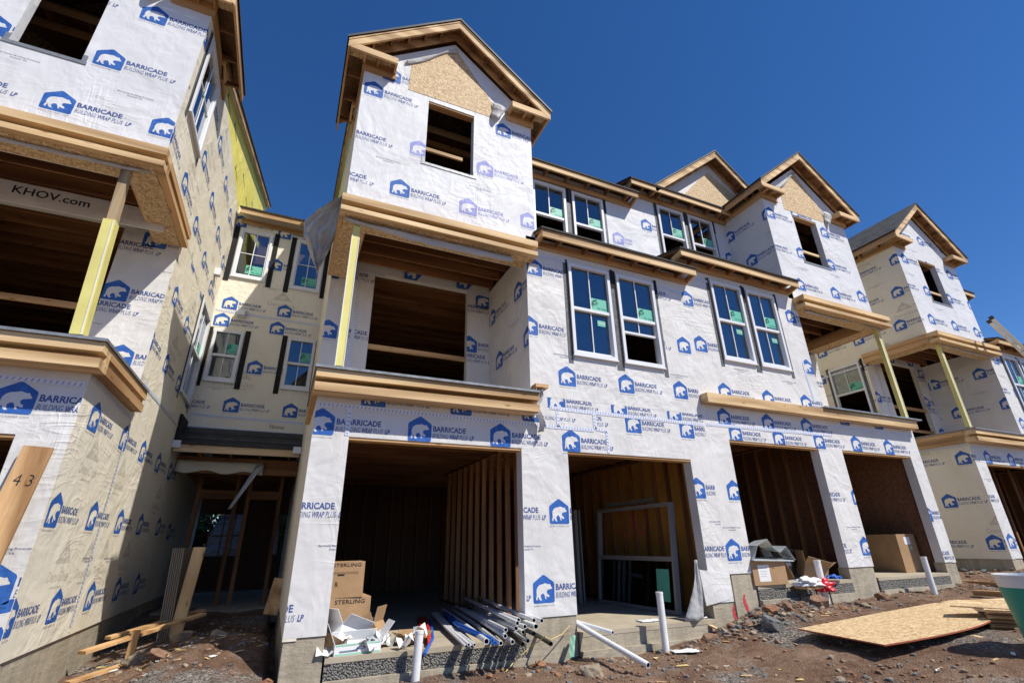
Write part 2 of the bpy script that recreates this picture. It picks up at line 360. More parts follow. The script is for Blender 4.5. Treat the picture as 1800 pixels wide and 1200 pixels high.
_b = [(578, 625), (545, 632), (500, 640), (475, 660), (470, 690), (482, 715), (515, 738), (518, 768), (490, 776), (462, 755), (448, 762), (465, 800), (438, 804), (426, 745), (400, 702), (372, 712), (348, 735), (352, 790), (372, 820), (338, 828), (310, 785), (297, 752), (285, 785), (290, 815), (262, 820), (258, 790), (272, 735), (268, 680), (275, 620), (300, 575), (345, 545), (400, 537), (440, 520), (472, 532), (510, 545), (534, 538), (546, 555), (562, 590), (580, 612)]
BEAR = [((x-415)*.00083, (625-y)*.00072+.012) for x, y in _b]
def logo_parts():
    L = [('ink', 0, t) for t in tess(HOUSE)] + [('BEAR', .6, t) for t in tess(BEAR)]
    L += [('ink_text', 0, t) for t in fit_text('BARRICADE', .20, .715, -.012, .083, .028)]
    L += [('ink_text', 0, t) for t in fit_text('BUILDING', .195, .435, -.112, .072, -.004, .22)]
    L += [('ink_text', 0, t) for t in fit_text('WRAP', .455, .60, -.112, .072, .018, .22)]
    L += [('ink_text', 0, t) for t in fit_text('PLUS', .615, .745, -.112, .072, -.004, .22)]
    L += [('ink_text', 0, t) for t in fit_text('LP', .775, .845, -.112, .072, .03, .22)]
    L += [('ink_grey', 0, t) for t in fit_text('BARRICADEBP.COM', -.165, .165, -.212, .020, .0, 0, 1.3)]
    return L
LOGO = logo_parts()
SMALL = [('ink_grey', 0, t) for t in fit_text('Barricade Building Products', -.22, .22, .0, .030, .012)] + [('ink_grey', 0, t) for t in fit_text('Doswell, VA', -.09, .09, -.04, .028, .012)]
GHOST = [('ghost', 0, t) for t in tess([(-.24, 0), (.24, 0), (0, .27)])] + [('BEAR', .6, t) for t in fit_text('GP', -.09, .09, .04, .09, .03)] + [('ghost', 0, t) for t in fit_text('DensGlass', -.33, .33, -.20, .12, .015)] + [('ghost', 0, t) for t in tess([(-.18, -.27), (.18, -.27), (.18, -.25), (-.18, -.25)])]

def clip_halfplane(P, a, b_):   # keep left of a->b
    out = []; nx, ny = -(b_[1]-a[1]), (b_[0]-a[0])
    for i in range(len(P)):
        p, q = P[i], P[(i+1) % len(P)]
        dp = (p[0]-a[0])*nx+(p[1]-a[1])*ny; dq = (q[0]-a[0])*nx+(q[1]-a[1])*ny
        if dp >= 0: out.append(p)
        if (dp > 0 and dq < 0) or (dp < 0 and dq > 0):
            t = dp/(dp-dq); out.append((p[0]+(q[0]-p[0])*t, p[1]+(q[1]-p[1])*t))
    return out
def ccw(P):
    a = sum(P[i][0]*P[(i+1) % len(P)][1]-P[(i+1) % len(P)][0]*P[i][1] for i in range(len(P)))
    return P if a > 0 else list(reversed(P))
def clip(P, cell):
    for i in range(len(cell)):
        P = clip_halfplane(P, cell[i], cell[(i+1) % len(cell)])
        if len(P) < 3: return None
    return P

class Frame:                   # a wall plane: u runs to the viewer's right, v up, d outward
    def __init__(s, kind, off):
        s.kind = kind; s.off = off
    def p(s, u, v, d=0.0):
        if s.kind == 'F': return Vector((u, s.off-d, v))
        if s.kind == 'R': return Vector((s.off+d, u, v))      # faces +X, u = y
        return Vector((s.off-d, -u, v))                       # 'L' faces -X, u = -y
    def n(s):
        return {'F': Vector((0, -1, 0)), 'R': Vector((1, 0, 0)), 'L': Vector((-1, 0, 0))}[s.kind]
    def box(s, mb, u0, u1, v0, v1, d0, d1, k):
        a = s.p(u0, v0, d0); b_ = s.p(u1, v1, d1); mb.box(a.x, b_.x, a.y, b_.y, a.z, b_.z, k)
def cells(u0, u1, v0, v1, ops):
    us = sorted({u0, u1, *[min(max(x, u0), u1) for o in ops for x in (o[0], o[1])]}); res = []
    for a, b_ in zip(us, us[1:]):
        if b_-a < 1e-5: continue
        c = (a+b_)/2; bl = sorted([(max(o[2], v0), min(o[3], v1)) for o in ops if o[0] < c < o[1]]); z = v0
        for s_, e in bl:
            if s_ > z+1e-5: res.append([(a, z), (b_, z), (b_, s_), (a, s_)])
            z = max(z, e)
        if z < v1-1e-5: res.append([(a, z), (b_, z), (b_, v1), (a, v1)])
    return res
def stamp(mb, F, cl, parts, u, v, wrapk, d=.0022, band=None, rot=0, inkmap=None, sc_=1.0):
    ca, sa = math.cos(rot), math.sin(rot)
    for k, lv, t in parts:
        k = wrapk if k == 'BEAR' else k
        if inkmap: k = inkmap.get(k, k)
        P = [(u+(x*ca-y*sa)*sc_, v+(x*sa+y*ca)*sc_) for x, y in t]
        if band: P = clip(ccw(P), [(band[0], band[2]), (band[1], band[2]), (band[1], band[3]), (band[0], band[3])])
        if not P or len(P) < 3: continue
        P = ccw(P); lo = (min(p[0] for p in P), min(p[1] for p in P)); hi = (max(p[0] for p in P), max(p[1] for p in P))
        for c in cl:
            cb = c[4]
            if hi[0] <= cb[0] or lo[0] >= cb[1] or hi[1] <= cb[2] or lo[1] >= cb[3]: continue
            if len(c[5]) == 4 and lo[0] >= cb[0] and hi[0] <= cb[1] and lo[1] >= cb[2] and hi[1] <= cb[3]: Q = P
            else: Q = clip(P, c[5])
            if Q: mb.poly([F.p(x, y, d+lv*.0015) for x, y in Q], k)
def wall(mb, F, polys, thick, k, stamps=(), tapes=(), kin=None, band=None):
    """polys: convex outlines; stamps: (what,u,v[,opts]); tapes: (u0,v0,u1,v1)"""
    cl = []
    for P in polys:
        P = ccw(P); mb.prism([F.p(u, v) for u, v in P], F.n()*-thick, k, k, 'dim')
        cl.append([0, 0, 0, 0, (min(p[0] for p in P), max(p[0] for p in P), min(p[1] for p in P), max(p[1] for p in P)), P])
    for s in stamps:
        o = s[3] if len(s) > 3 else {}
        parts = {'L': LOGO, 'S': SMALL, 'G': GHOST}[s[0]] if isinstance(s[0], str) else s[0]
        stamp(mb, F, cl, parts, s[1], s[2], k, **o)
    for (a, b_, c, d) in tapes:
        L = math.hypot(c-a, d-b_); ux, uy = (c-a)/L, (d-b_)/L; nx, ny = -uy, ux; wd = .03
        nseg = max(1, int(L/.5)); prev = None
        for i in range(nseg+1):
            t = L*i/nseg; off = (noise.noise(Vector((a*3+t, b_*2, 1)))*.012)
            p0 = (a+ux*t+nx*(off-wd), b_+uy*t+ny*(off-wd)); p1 = (a+ux*t+nx*(off+wd), b_+uy*t+ny*(off+wd))
            if prev: mb.poly([F.p(*prev[0], .0065), F.p(*p0, .0065), F.p(*p1, .0065), F.p(*prev[1], .0065)], 'tape')
            prev = (p0, p1)
        t = .03
        while t < L-.03:
            cx, cy = a+ux*t, b_+uy*t
            q = [(-.012, -.018), (.0, -.020), (.014, .016), (.002, .018)]
            mb.poly([F.p(cx+ux*x+nx*y, cy+uy*x+ny*y, .008) for x, y in q], 'tape_ink'); t += .055
def pattern(u0, u1, v0, v1, row, ph, pitch=1.3, rowh=1.075, opts=None, small=True, ghosts=False, seed=0):
    S = []; r = math.floor((v0-row)/rowh)-1; rr = random.Random(seed)
    while row+r*rowh < v1+.3:
        v = row+r*rowh; p = ph[r % len(ph)]; i = math.floor((u0-p)/pitch)-1
        while p+i*pitch < u1+.3:
            u = p+i*pitch+rr.uniform(-.02, .02)
            S.append(('L', u, v+rr.uniform(-.015, .015), dict(rot=rr.uniform(-.012, .012), **(opts or {}))))
            if small and (i+r) % 2 == 0: S.append(('S', u+.75, v+.47))
            if ghosts and (i+r*2) % 3 == 0: S.insert(0, ('G', u+.25, v+.42, dict(d=.0011)))
            i += 1
        r += 1
    return S

# ------------------------------------------------------------------ window
def swirl():
    P = []
    for a0, r0, r1, cx, cy in ((200, .055, .075, .09, .02), (200, .085, .10, .10, .0)):
        pts = [(cx+r1*math.cos(R(t)), cy+r1*math.sin(R(t))*1.2) for t in range(95, 215, 12)]
        pts += [(cx+r0*math.cos(R(t)), cy+r0*math.sin(R(t))*1.2) for t in range(213, 93, -12)]
        P += tess(pts)
    P += tess([(.01, .0), (.075, .0), (.10, .03), (.085, .075), (.05, .08), (.07, .05), (.06, .025), (.02, .02)])
    return P
SWIRL = swirl()
def window(parent, F, u0, u1, v0, v1, style, film=(1,), flash=True, tapes=(True, True), name='window', label=None, drop=.17):
    mb = MB(); fw = .062; dep = .045
    for a in ((u0, u0+fw, v0, v1), (u1-fw, u1, v0, v1), (u0+fw, u1-fw, v0, v0+fw), (u0+fw, u1-fw, v1-fw, v1)):
        F.box(mb, *a, -.07, dep, 'vinyl')
    # nosing around the frame
    F.box(mb, u0-.012, u1+.012, v0-.028, v0, -.02, dep+.012, 'vinyl')
    iu0, iu1, iv0, iv1 = u0+fw, u1-fw, v0+fw, v1-fw; c = (iu0+iu1)/2; g = .0095
    mid = (iv0+iv1)/2
    glassparts = []
    if style == 'casement':
        for a in ((iu0, iu0+.035, iv0, iv1), (iu1-.035, iu1, iv0, iv1), (iu0+.035, iu1-.035, iv0, iv0+.035), (iu0+.035, iu1-.035, iv1-.035, iv1)):
            F.box(mb, *a, -.05, .02, 'vinyl')
        F.box(mb, c-g, c+g, iv0+.035, iv1-.035, -.012, .004, 'vinyl'); F.box(mb, iu0+.035, iu1-.035, mid-g, mid+g, -.0125, .0045, 'vinyl')
        glassparts.append((iu0+.03, iu1-.03, iv0+.03, iv1-.03, -.02))
    else:
        # upper sash
        F.box(mb, iu0, iu1, mid-.03, mid+.03, -.05, .022, 'vinyl')
        F.box(mb, c-g, c+g, mid+.03, iv1, -.012, .004, 'vinyl')
        glassparts.append((iu0, iu1, mid+.02, iv1, -.02))
        lo0 = iv0 if style == 'hung' else (iv0+.30*(v1-v0) if style == 'part_open' else mid-.02)
        if style != 'open':
            for a in ((iu0, iu0+.022, lo0, mid-.03), (iu1-.022, iu1, lo0, mid-.03), (iu0+.022, iu1-.022, lo0, lo0+.045)):
                F.box(mb, *a, -.06, -.005, 'vinyl')
            F.box(mb, c-g, c+g, lo0+.045, mid-.03, -.035, -.02, 'vinyl')
            glassparts.append((iu0+.02, iu1-.02, lo0+.03, mid-.02, -.045))
    wn = mb.build(name, parent); tag(wn, label)
    gb = MB()
    for a, b_, c0, d0, dd in glassparts: F.box(gb, a, b_, c0, d0, dd-.003, dd+.003, 'glass')
    gb.build('pane', wn)
    for i, (a, b_, c0, d0, dd) in enumerate(glassparts):
        sb = MB()
        if (i+1) not in film or (i == 1 and rnd() < .3): continue
        jx, jz = ru(-.012, .0), ru(0, .05)
        if i == 0:
            cu = (a+b_)/2+.02; uu0, uu1, vv0 = cu+jx, b_-.01+jx, c0+.02+jz; s_ = (uu1-uu0)/.34
            if style == 'casement': uu0 -= .12
            hgt = .26
            F.box(sb, uu0, uu1, vv0, vv0+hgt, dd+.004, dd+.006, 'film')
            sc2 = (uu1-uu0)/.30
            for t in SWIRL: sb.poly([F.p(uu0+.01+x*1.25*sc2, vv0+.12+y*1.05, dd+.0085) for x, y in t], 'film_dark')
            for t in fit_text('Ply Gem', uu0+.38*(uu1-uu0), uu1-.02, vv0+.02, .05, .02): sb.poly([F.p(x, y, dd+.0085) for x, y in t], 'film_dark')
        else:
            F.box(sb, b_-.24+jx, b_-.06+jx, d0-.22-jz, d0-.10-jz, dd+.004, dd+.006, 'film')
            for t in fit_text('Vinyl', b_-.23+jx, b_-.07+jx, d0-.19-jz, .06, .02): sb.poly([F.p(x, y, dd+.0085) for x, y in t], 'vinyl')
        if sb.v: sb.build('film_sticker', wn)
    tb = MB()
    if tapes[0]:
        F.box(tb, u0-.10, u0-.002, v0-drop, v1+.06, .002, .006, 'greytape'); F.box(tb, u0-.045, u0-.003, v0-.03, v1+.07, .006, .012, 'black'); tb.build('flashing_tape', wn); tb = MB()
    if tapes[1]: F.box(tb, u1+.002, u1+.10, v0-drop, v1+.05, .0024, .0064, 'greytape'); F.box(tb, u1+.05, u1+.115, v1-.35, v1+.09, .0066, .0125, 'black')
    if tb.v: tb.build('flashing_tape', wn)
    return wn
def black_tapes(parent, F, u0, u1, v0, v1):
    pass

# ------------------------------------------------------------------ roofs
def gable_roof(parent, name, xc, hw, zpk, sl, y0, y1, wy, yover, hl=None, hr=None, returns=True, wallx=None):
    """ridge along Y. y0 front edge, y1 back, wy wall plane, yover how far back the eave overhangs run"""
    root = None; evs = []; sh = MB(); dk = MB(); rf = MB(); ev = MB()
    hl = hl or hw; hr = hr or hw
    for sg, h in ((-1, hl), (1, hr)):
        ev = MB(); evs.append(ev)
        xe = xc+sg*h; ze = zpk-sl*h
        def z(x): return zpk-sl*abs(x-xc)
        def slab(mb, xa, xb, top, bot, ya, yb, k, up=0):
            mb.hexa([(xa, ya, z(xa)+bot), (xb, ya, z(xb)+bot), (xb, yb, z(xb)+bot), (xa, yb, z(xa)+bot), (xa, ya, z(xa)+top), (xb, ya, z(xb)+top), (xb, yb, z(xb)+top), (xa, yb, z(xa)+top)], k)
        xi = wallx[0] if (wallx and sg < 0) else (wallx[1] if wallx else xe)
        slab(sh, xc, xe+sg*.025, .045, .003, y0-.03, yover, 'shingle')
        slab(sh, xc, xe+sg*.027, .040, -.012, y0-.034, y0-.0305, 'felt')
        slab(sh, xc, xe+sg*.02, .003, -.004, y0-.025, yover, 'felt')
        slab(dk, xc, xe, -.004, -.026, y0, yover, 'osb_shaded')
        if y1 > yover:
            slab(sh, xc, xi, .035, .003, yover, y1, 'shingle'); slab(dk, xc, xi, -.004, -.026, yover, y1, 'osb')
        slab(rf, xc, xe, -.027, -.066, y0-.012, y0+.012, 'pale_x')          # drip strip
        slab(rf, xc, xe-sg*.004, -.074, -.235, y0, y0+.04, 'pale_x')          # fly rafter
        slab(rf, xc, xi, -.05, -.25, wy-.05, wy-.008, 'wood_x')
        k = .45
        L = h*math.hypot(1, sl)
        while k < L-.25:
            x = xc+sg*k/math.hypot(1, sl); slab(rf, x-.022, x+.022, -.027, -.15, y0+.04, wy-.05, 'dk_y'); k += .42  # lookouts in the darkened pine, underside shade in the colour
        # eave along Y: sub-fascia and tails
        if yover > wy+.3:
            ev.box(xe-sg*.002, xe-sg*.04, y0+.04, yover, ze-.03, ze-.19, 'wood_y')
            y = wy+.35
            while y < yover-.1:
                ev.box(xe-sg*.04, xi, y, y+.04, ze-.05, ze-.15, 'dk_x'); y += .6  # tails in darkened pine, with the eave shade painted in
            ev.box(xi+sg*.008, xi+sg*.046, wy-.01, yover, ze-.12, ze-.30, 'wood_y')
        if returns:
            zb = ze-.08; xr = xi-sg*.56
            ev.box(xe-sg*.045, xr, y0+.003, y0+.043, zb, zb-.14, 'pale_x')
            ev.box(xr-sg*.0, xr+sg*.04, y0+.043, wy-.05, zb-.005, zb-.135, 'wood_y')
            ev.box(xe-sg*.045, xr, y0+.043, wy-.012, zb+.022, zb+.002, 'osb')
            ev.box(xi+sg*.05, xr-sg*.02, wy-.048, wy-.01, zb-.0, zb-.25, 'wood_x')
            for t in (.35, .62):
                x = xe+(xr-xe)*t; ev.box(x-.02, x+.02, y0+.043, wy-.05, zb-.01, zb-.12, 'wood_y')
    s = sh.build(name, parent); dk.build('roof_sheathing', s); rf.build('rafter', s)
    for ev in evs:
        if ev.v: ev.build('eave', s)
    return s
def lean_roof(parent, name, x0, x1, y0, z0, y1, sl, wy, lz, fas=.14, ends=(True, True), rake=0, shk='shingle', blk=.6, block=True):
    """single slope rising from eave at y0 (top z0) back to y1; wy wall plane, ledger bottom lz"""
    sh = MB(); x0, x1 = sorted((x0, x1)); zb = z0+sl*(y1-y0)
    def slab(mb, xa, xb, ya, yb, t0, t1, k):
        za, zc = z0+sl*(ya-y0), z0+sl*(yb-y0)
        mb.hexa([(xa, ya, za+t0), (xb, ya, za+t0), (xb, yb, zc+t0), (xa, yb, zc+t0), (xa, ya, za+t1), (xb, ya, za+t1), (xb, yb, zc+t1), (xa, yb, zc+t1)], k)
    slab(sh, x0-.03, x1+.03, y0-.035, y1, .012, .04, shk); slab(sh, x0-.03, x1+.03, y0-.035, y1, .004, .012, 'felt')
    s = sh.build(name, parent)
    dk = MB(); slab(dk, x0, x1, y0+.001, y1, -.02, .003, 'osb_shaded'); dk.build('roof_sheathing', s)
    f = MB(); f.box(x0, x1, y0, y0+.04, z0-.022-fas, z0-.022, 'pale_x')
    f.box(x0+.03, x1-.03, wy-.05, wy-.01, lz, lz+.15, 'wood_x')
    if block:
        x = x0+.45
        while x < x1-.2:
            f.box(x-.02, x+.02, y0+.04, wy-.05, z0-.16, z0-.03, 'dk_y'); x += blk  # blocks in darkened pine, shade under the eave is in the colour
    for e, x, sg in ((ends[0], x0, 1), (ends[1], x1, -1)):
        if e: f.prism([(x, y0+.04, z0-.16), (x, wy-.012, lz+.005), (x, wy-.012, lz+.145+.02), (x, y0+.04, z0-.022)], (sg*.04, 0, 0), 'wood_y')
    f.build('fascia', s); return s

def trim_band(parent, name, x0, x1, y0, zs, cap, sides, yback, prot=.06, dz=0):
    """stacked 2x boards along a front (x0..x1 at y0) returning along the sides"""
    mb = MB(); x0, x1 = sorted((x0, x1))
    for i, (za, zb, dp) in enumerate(zs):
        mb.box(x0-(prot if sides[0] else 0), x1+(prot if sides[1] else 0), y0-dp, y0-.008, za+dz, zb+dz, 'pale_x' if i != 1 else 'wood_x')
        for k, x, sg in ((0, x0, -1), (1, x1, 1)):
            if sides[k]:
                w_ = prot-(.0 if dp > .2 else .03)
                mb.box(x+sg*.008, x+sg*w_, y0-.008, yback, za+dz+.001, zb+dz-.001, 'wood_y')
    o = mb.build(name, parent)
    if cap:
        c = MB(); c.box(x0-(prot+.02 if sides[0] else 0), x1+(prot+.02 if sides[1] else 0), y0-.345, y0+.1, cap+dz, cap+dz+.035, 'flash')
        for k, x, sg in ((0, x0, -1), (1, x1, 1)):
            if sides[k]: c.box(x, x+sg*(prot+.02), y0+.1, yback, cap+dz+.001, cap+dz+.034, 'flash')
        c.build('metal_cap', o)
    return o
def flap(parent, x0, x1, y, z, h, curl, seed, name='loose_wrap', k='cloth'):
    mb = MB(); G = []
    for i in range(9):
        t = i/8; row = []
        for j in range(41):
            x = x0+(x1-x0)*j/40; n1 = noise.noise(Vector((x*1.7, t*1.5, seed)))
            hh = h*(.35+.65*abs(math.sin(x*.8+seed))+.25*n1)
            row.append((x, y-curl*math.sin(t*2.4)*(.5+.6*n1+.4)-.004, z-hh*t+.02*noise.noise(Vector((x*5, t*3, seed)))))
        G.append(row)
    mb.sheet(G, k); return mb.build(name, parent, smooth=True, thick=.002)

# ------------------------------------------------------------------ one townhouse
G1 = dict(A=(.465, 3.10), M=(.474, 3.113), N=(.45, 3.07), C=(.53, 3.15))
G2 = dict(A=(3.9, 6.55), M=(3.96, 6.61), N=(3.88, 6.54), C=(3.95, 6.6))
def townhouse(key, x0, s, dz, label, stamps_front, side_kind, bay_st, prot=.06, exposed_gable=True):
    WD = 7.139 if key == 'N' else 7.1
    X = lambda u: x0+s*u
    Z = lambda z: z+dz
    def srt(a, b_): return (a, b_) if a < b_ else (b_, a)
    root = thing('townhouse', (X(3.55), 12, -1.2+dz), label, 'townhouse', 'townhouses under construction')
    F7 = Frame('F', 7.0); F89 = Frame('F', 8.9); F83 = Frame('F', 8.35)
    outer = Frame('R', x0+.003) if s < 0 else Frame('L', x0-.003)          # end wall facing the courtyard
    inner = Frame('L', X(3.31)-.003) if s > 0 else Frame('R', X(3.31)+.003)  # porch side of the window section
    def oy(y): return y if outer.kind == 'R' else -y
    def iy(y): return y if inner.kind == 'R' else -y
    # --- ground floor front
    gt = Z(1.19 if key == 'A' else 1.405); z1 = Z(2.3)
    o1 = srt(X(G1[key][0]), X(G1[key][1])); o2 = srt(X(G2[key][0]), X(G2[key][1]))
    a, b_ = srt(X(0), X(WD)); bot = Z(-.99)
    if key == 'M': bot = -.97
    mb = MB(); P = cells(a, b_, bot, z1, [(o1[0], o1[1], -9, gt), (o2[0], o2[1], -9, gt)])
    st, tp = stamps_front
    wall(mb, F7, P, .20, 'wrap', st, tp)
    fw = mb.build('front_wall', root)
    # jamb lining showing lumber at the heads
    jb = MB()
    for o in (o1, o2):
        jb = MB(); jb.box(o[0]+.003, o[1]-.003, 7.012, 7.19, gt-.038, gt-.002, 'wood_x'); jb.build('header_board', root)
    # --- foundation and slab
    fb = MB()
    for u0, u1 in ((0, G1[key][0]), (G1[key][1], G2[key][0]), (G2[key][1], 7.1)):
        p, q = srt(X(u0), X(u1)); fb = MB(); fb.box(p+.01, q-.01, 7.015, 7.24, -2.4, bot-.004, 'concrete'); fb.build('foundation', root)
    p, q = srt(X(0)+s*.02, X(.25)); fb = MB(); fb.box(p, q, 7.25, 18.5, -2.4, Z(-.99), 'concrete')
    fb.build('foundation', root)
    sb = MB(); sb.box(a+.26, b_-.26, 7.245, 18.4, Z(-1.45), Z(-1.2), 'slab')
    for o in (o1, o2): sb.box(o[0]+.012, o[1]-.012, 6.985, 7.245, Z(-1.26), Z(-1.2), 'slab')
    sl = sb.build('floor_slab', root)
    rb = MB()
    for o, k in ((o1, 'rough' if key in 'MN' else 'concrete'), (o2, 'concrete' if key != 'N' else 'rough')):
        rb.box(o[0]+.012, o[1]-.012, 6.99, 7.245, Z(-1.43), Z(-1.261), k)
        rb.box(o[0]+.012, o[1]-.012, 6.93, 7.24, -2.4, Z(-1.431), 'concrete')
    rb.build('slab_edge', root)
    # --- ground floor interior: stud walls, joists, back wall
    def studs(u, y0, y1, z0, z1_, board, side):
        m_ = MB(); y = y0; x = X(u)
        while y < y1:
            m_.box(x-.045, x+.045, y, y+.04, z0+.04, z1_-.04, 'dk_z'); y += .4
        m_.box(x-.045, x+.045, y0, y1, z0, z0+.04, 'dk_y'); m_.box(x-.045, x+.045, y0, y1, z1_-.08, z1_-.041, 'dk_y')
        if board: m_.box(x+side*.048, x+side*.06, y0, y1, z0, z1_, board)
        return m_.build('stud_wall', root)
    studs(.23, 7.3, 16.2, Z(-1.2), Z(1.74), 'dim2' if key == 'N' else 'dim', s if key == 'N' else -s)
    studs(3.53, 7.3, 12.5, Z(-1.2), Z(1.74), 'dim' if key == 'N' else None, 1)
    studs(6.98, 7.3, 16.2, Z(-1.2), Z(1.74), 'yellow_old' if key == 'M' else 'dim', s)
    m_ = MB(); p, q = srt(X(.1), X(7.04)); y = 7.5
    while y < 16: m_.box(p, q, y, y+.04, Z(1.75), Z(1.99), 'dk_x'); y += .4
    y = 9.2
    for yy in [7.25+.4*i for i in range(22)]:
        if yy > 8.9: m_.box(p, q, yy, yy+.04, Z(5.2), Z(5.44), 'dk_x')
    m_.build('floor_joist', root)
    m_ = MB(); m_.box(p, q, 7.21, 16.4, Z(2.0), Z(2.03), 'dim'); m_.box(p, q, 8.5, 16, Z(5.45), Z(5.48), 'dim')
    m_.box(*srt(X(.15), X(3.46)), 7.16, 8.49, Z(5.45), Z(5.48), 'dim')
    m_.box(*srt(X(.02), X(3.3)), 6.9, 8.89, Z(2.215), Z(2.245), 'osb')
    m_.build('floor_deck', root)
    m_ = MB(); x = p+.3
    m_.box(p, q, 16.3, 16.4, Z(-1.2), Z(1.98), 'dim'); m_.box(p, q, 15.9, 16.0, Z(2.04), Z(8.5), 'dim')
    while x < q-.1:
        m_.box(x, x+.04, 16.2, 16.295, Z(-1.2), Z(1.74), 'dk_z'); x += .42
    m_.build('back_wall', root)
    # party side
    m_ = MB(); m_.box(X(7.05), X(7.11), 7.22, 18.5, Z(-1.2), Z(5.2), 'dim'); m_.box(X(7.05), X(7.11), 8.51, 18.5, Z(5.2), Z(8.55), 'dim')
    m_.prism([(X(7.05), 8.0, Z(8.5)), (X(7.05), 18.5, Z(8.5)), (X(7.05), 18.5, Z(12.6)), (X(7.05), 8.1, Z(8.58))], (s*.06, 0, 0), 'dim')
    m_.build('party_wall', root)
    # --- first floor: window section
    zt = Z(5.5); p, q = srt(X(3.31), X(WD))
    wu = dict(A=4.17, M=4.20, N=4.15, C=4.15)[key]
    wz0, wz1 = Z(3.16), Z(5.09)
    wins = [srt(X(wu), X(wu+.96)), srt(X(wu+1.13), X(wu+2.09))]
    wins.sort()
    mb = MB(); P = cells(p, q, z1+.002, zt, [(w_[0], w_[1], wz0, wz1) for w_ in wins])
    wall(mb, F7, P, .18, 'wrap', bay_st['f2'], bay_st.get('f2t', ()))
    mb.build('upper_front_wall', root)
    styles = dict(M=('hung', 'part_open'), N=('hung', 'hung'), A=('hung', 'hung'), C=('hung', 'hung'))[key]
    for i, w_ in enumerate(wins):
        window(root, F7, w_[0], w_[1], wz0, wz1, styles[i], film=(1, 2) if styles[i] == 'hung' else (1,))
    # --- porch: side wall, back wall, beams, ceiling
    mb = MB(); P = cells(*srt(iy(7.182), iy(8.9)), z1+.002, Z(5.2), [])
    i0, i1 = srt(iy(7.182), iy(8.9))
    P = cells(*srt(iy(7.001), iy(8.897)), z1+.002, Z(5.2), [])
    wall(mb, inner, P, .14, 'wrap', pattern(i0, i1, z1, Z(5.2), Z(3.4), (i0+.55, i0+.2), pitch=1.3), [(i0+.1, Z(2.4), i0+.1, Z(5.1))])
    mb.build('porch_side_wall', root)
    op = srt(X(.82), X(2.81)); p, q = srt(X(.0), X(3.31))
    mb = MB(); P = cells(p, q, z1-.05, Z(5.45), [(op[0], op[1], -9, Z(5.13))])
    st = pattern(p, q, z1, Z(5.1), Z(3.87), (X(1.76)-1.5, X(1.76)-1.2), 1.3)
    st = [t for t in st if not (op[0]-.9 < t[1] < op[1]-.2)] + [('L', op[1]-.25, Z(4.75)), ('L', op[1]-.3, Z(3.6)), ('L', op[0]-.85, Z(5.0)), ('L', op[0]-.75, Z(3.75)), ('L', op[0]+.75, Z(5.3), dict(rot=-math.pi/2)), ('L', op[1]-.1, Z(5.33), dict(rot=-math.pi/2))]
    wall(mb, F89, P, .14, 'wrap', st, [(p+.02, Z(5.12), op[0]+.2, Z(5.12)), (op[0]-.3, Z(2.4), op[0]-.3, Z(5.0)), (op[1]-.05, Z(5.14), q-.02, Z(5.1))])
    mb.build('porch_back_wall', root)
    br = MB(); br.box(op[0], op[1], 8.95, 8.99, Z(3.50), Z(3.60), 'wood_x'); br.build('safety_rail', root); br = MB(); br.box(op[0], op[1], 8.95, 8.99, Z(2.75), Z(2.84), 'wood_x')
    br.build('safety_rail', root)
    cb = MB()                                                  # soffit strips and joists
    pa, qa = X(-.02), X(.36)
    cb.box(*srt(X(.0), X(3.3)), 6.80, 7.20, Z(4.875), Z(4.89), 'osb'); cb.box(*srt(pa, qa), 7.2, 8.88, Z(4.876), Z(4.891), 'osb')
    cb.box(*srt(X(.36), X(3.3)), 7.2, 7.22, Z(4.88), Z(5.18), 'wrap'); cb.box(*srt(X(.36), X(.38)), 7.22, 8.88, Z(4.88), Z(5.18), 'wood_y')
    for yy in (7.5, 7.9, 8.3, 8.68): cb.box(*srt(X(.38), X(3.3)), yy, yy+.04, Z(5.2), Z(5.42), 'dk_x')  # joists in darkened pine, shade below the bay painted in
    cb.box(*srt(X(0), X(3.3)), 6.99, 7.15, Z(4.89), Z(5.2), 'osb'); cb.box(*srt(X(.01), X(.14)), 7.15, 8.9, Z(4.89), Z(5.2), 'osb')
    cb.build('porch_ceiling', root)
    # --- second floor: bay
    ou = {'A': (1.30, 2.1), 'M': (1.26, 2.21), 'N': (1.38, 2.37), 'C': (1.17, 2.17)}[key]; bo = srt(X(ou[0]), X(ou[1]))
    bz0, bz1 = Z(6.56), Z(8.12); p, q = srt(X(0), X(3.51)); xc = X(1.75); ze = Z(8.58); zp = Z(10.36)-.10; slp = .814
    P = cells(p, q, Z(5.2), ze, [(bo[0], bo[1], bz0, bz1)]) + [[(p+.003, ze+.001), (q-.003, ze+.001), (xc, ze+slp*1.74)]]
    mb = MB(); wall(mb, F7, P, .16, 'wrap_up', bay_st['bay'], bay_st.get('bayt', ())); bw = mb.build('bay_front_wall', root)
    ob = MB()
    if key != 'C':
        q_ = [(xc-.91, Z(8.22)), (xc+.86, Z(8.25)), (xc+.90, Z(8.62)), (xc+.02, Z(9.86)), (xc-.06, Z(9.80)), (xc-.88, Z(9.02))]
        ob.prism([F7.p(u, v, .006) for u, v in q_], F7.n()*-.0055, 'osb'); ob.build('bare_gable_board', bw)
        fl = MB(); G = []
        for i in range(7):
            row = []
            for j in range(30):
                t = j/29; x = xc-1.0+t*1.04; z = Z(8.98)+t*.90+.02*math.sin(t*9)
                row.append((x, 6.985-.03*math.sin(i/6*3.1)-.01*noise.noise(Vector((t*7, i*.4, dz))), z-.015-i*.018*(1.1+.5*math.sin(t*7)))) 
            G.append(row)
        fl.sheet(G, 'cloth'); fl.build('torn_wrap_edge', bw, smooth=True, thick=.003)
        fl = MB(); G = []                                       # loose corner by the right end of the bare board
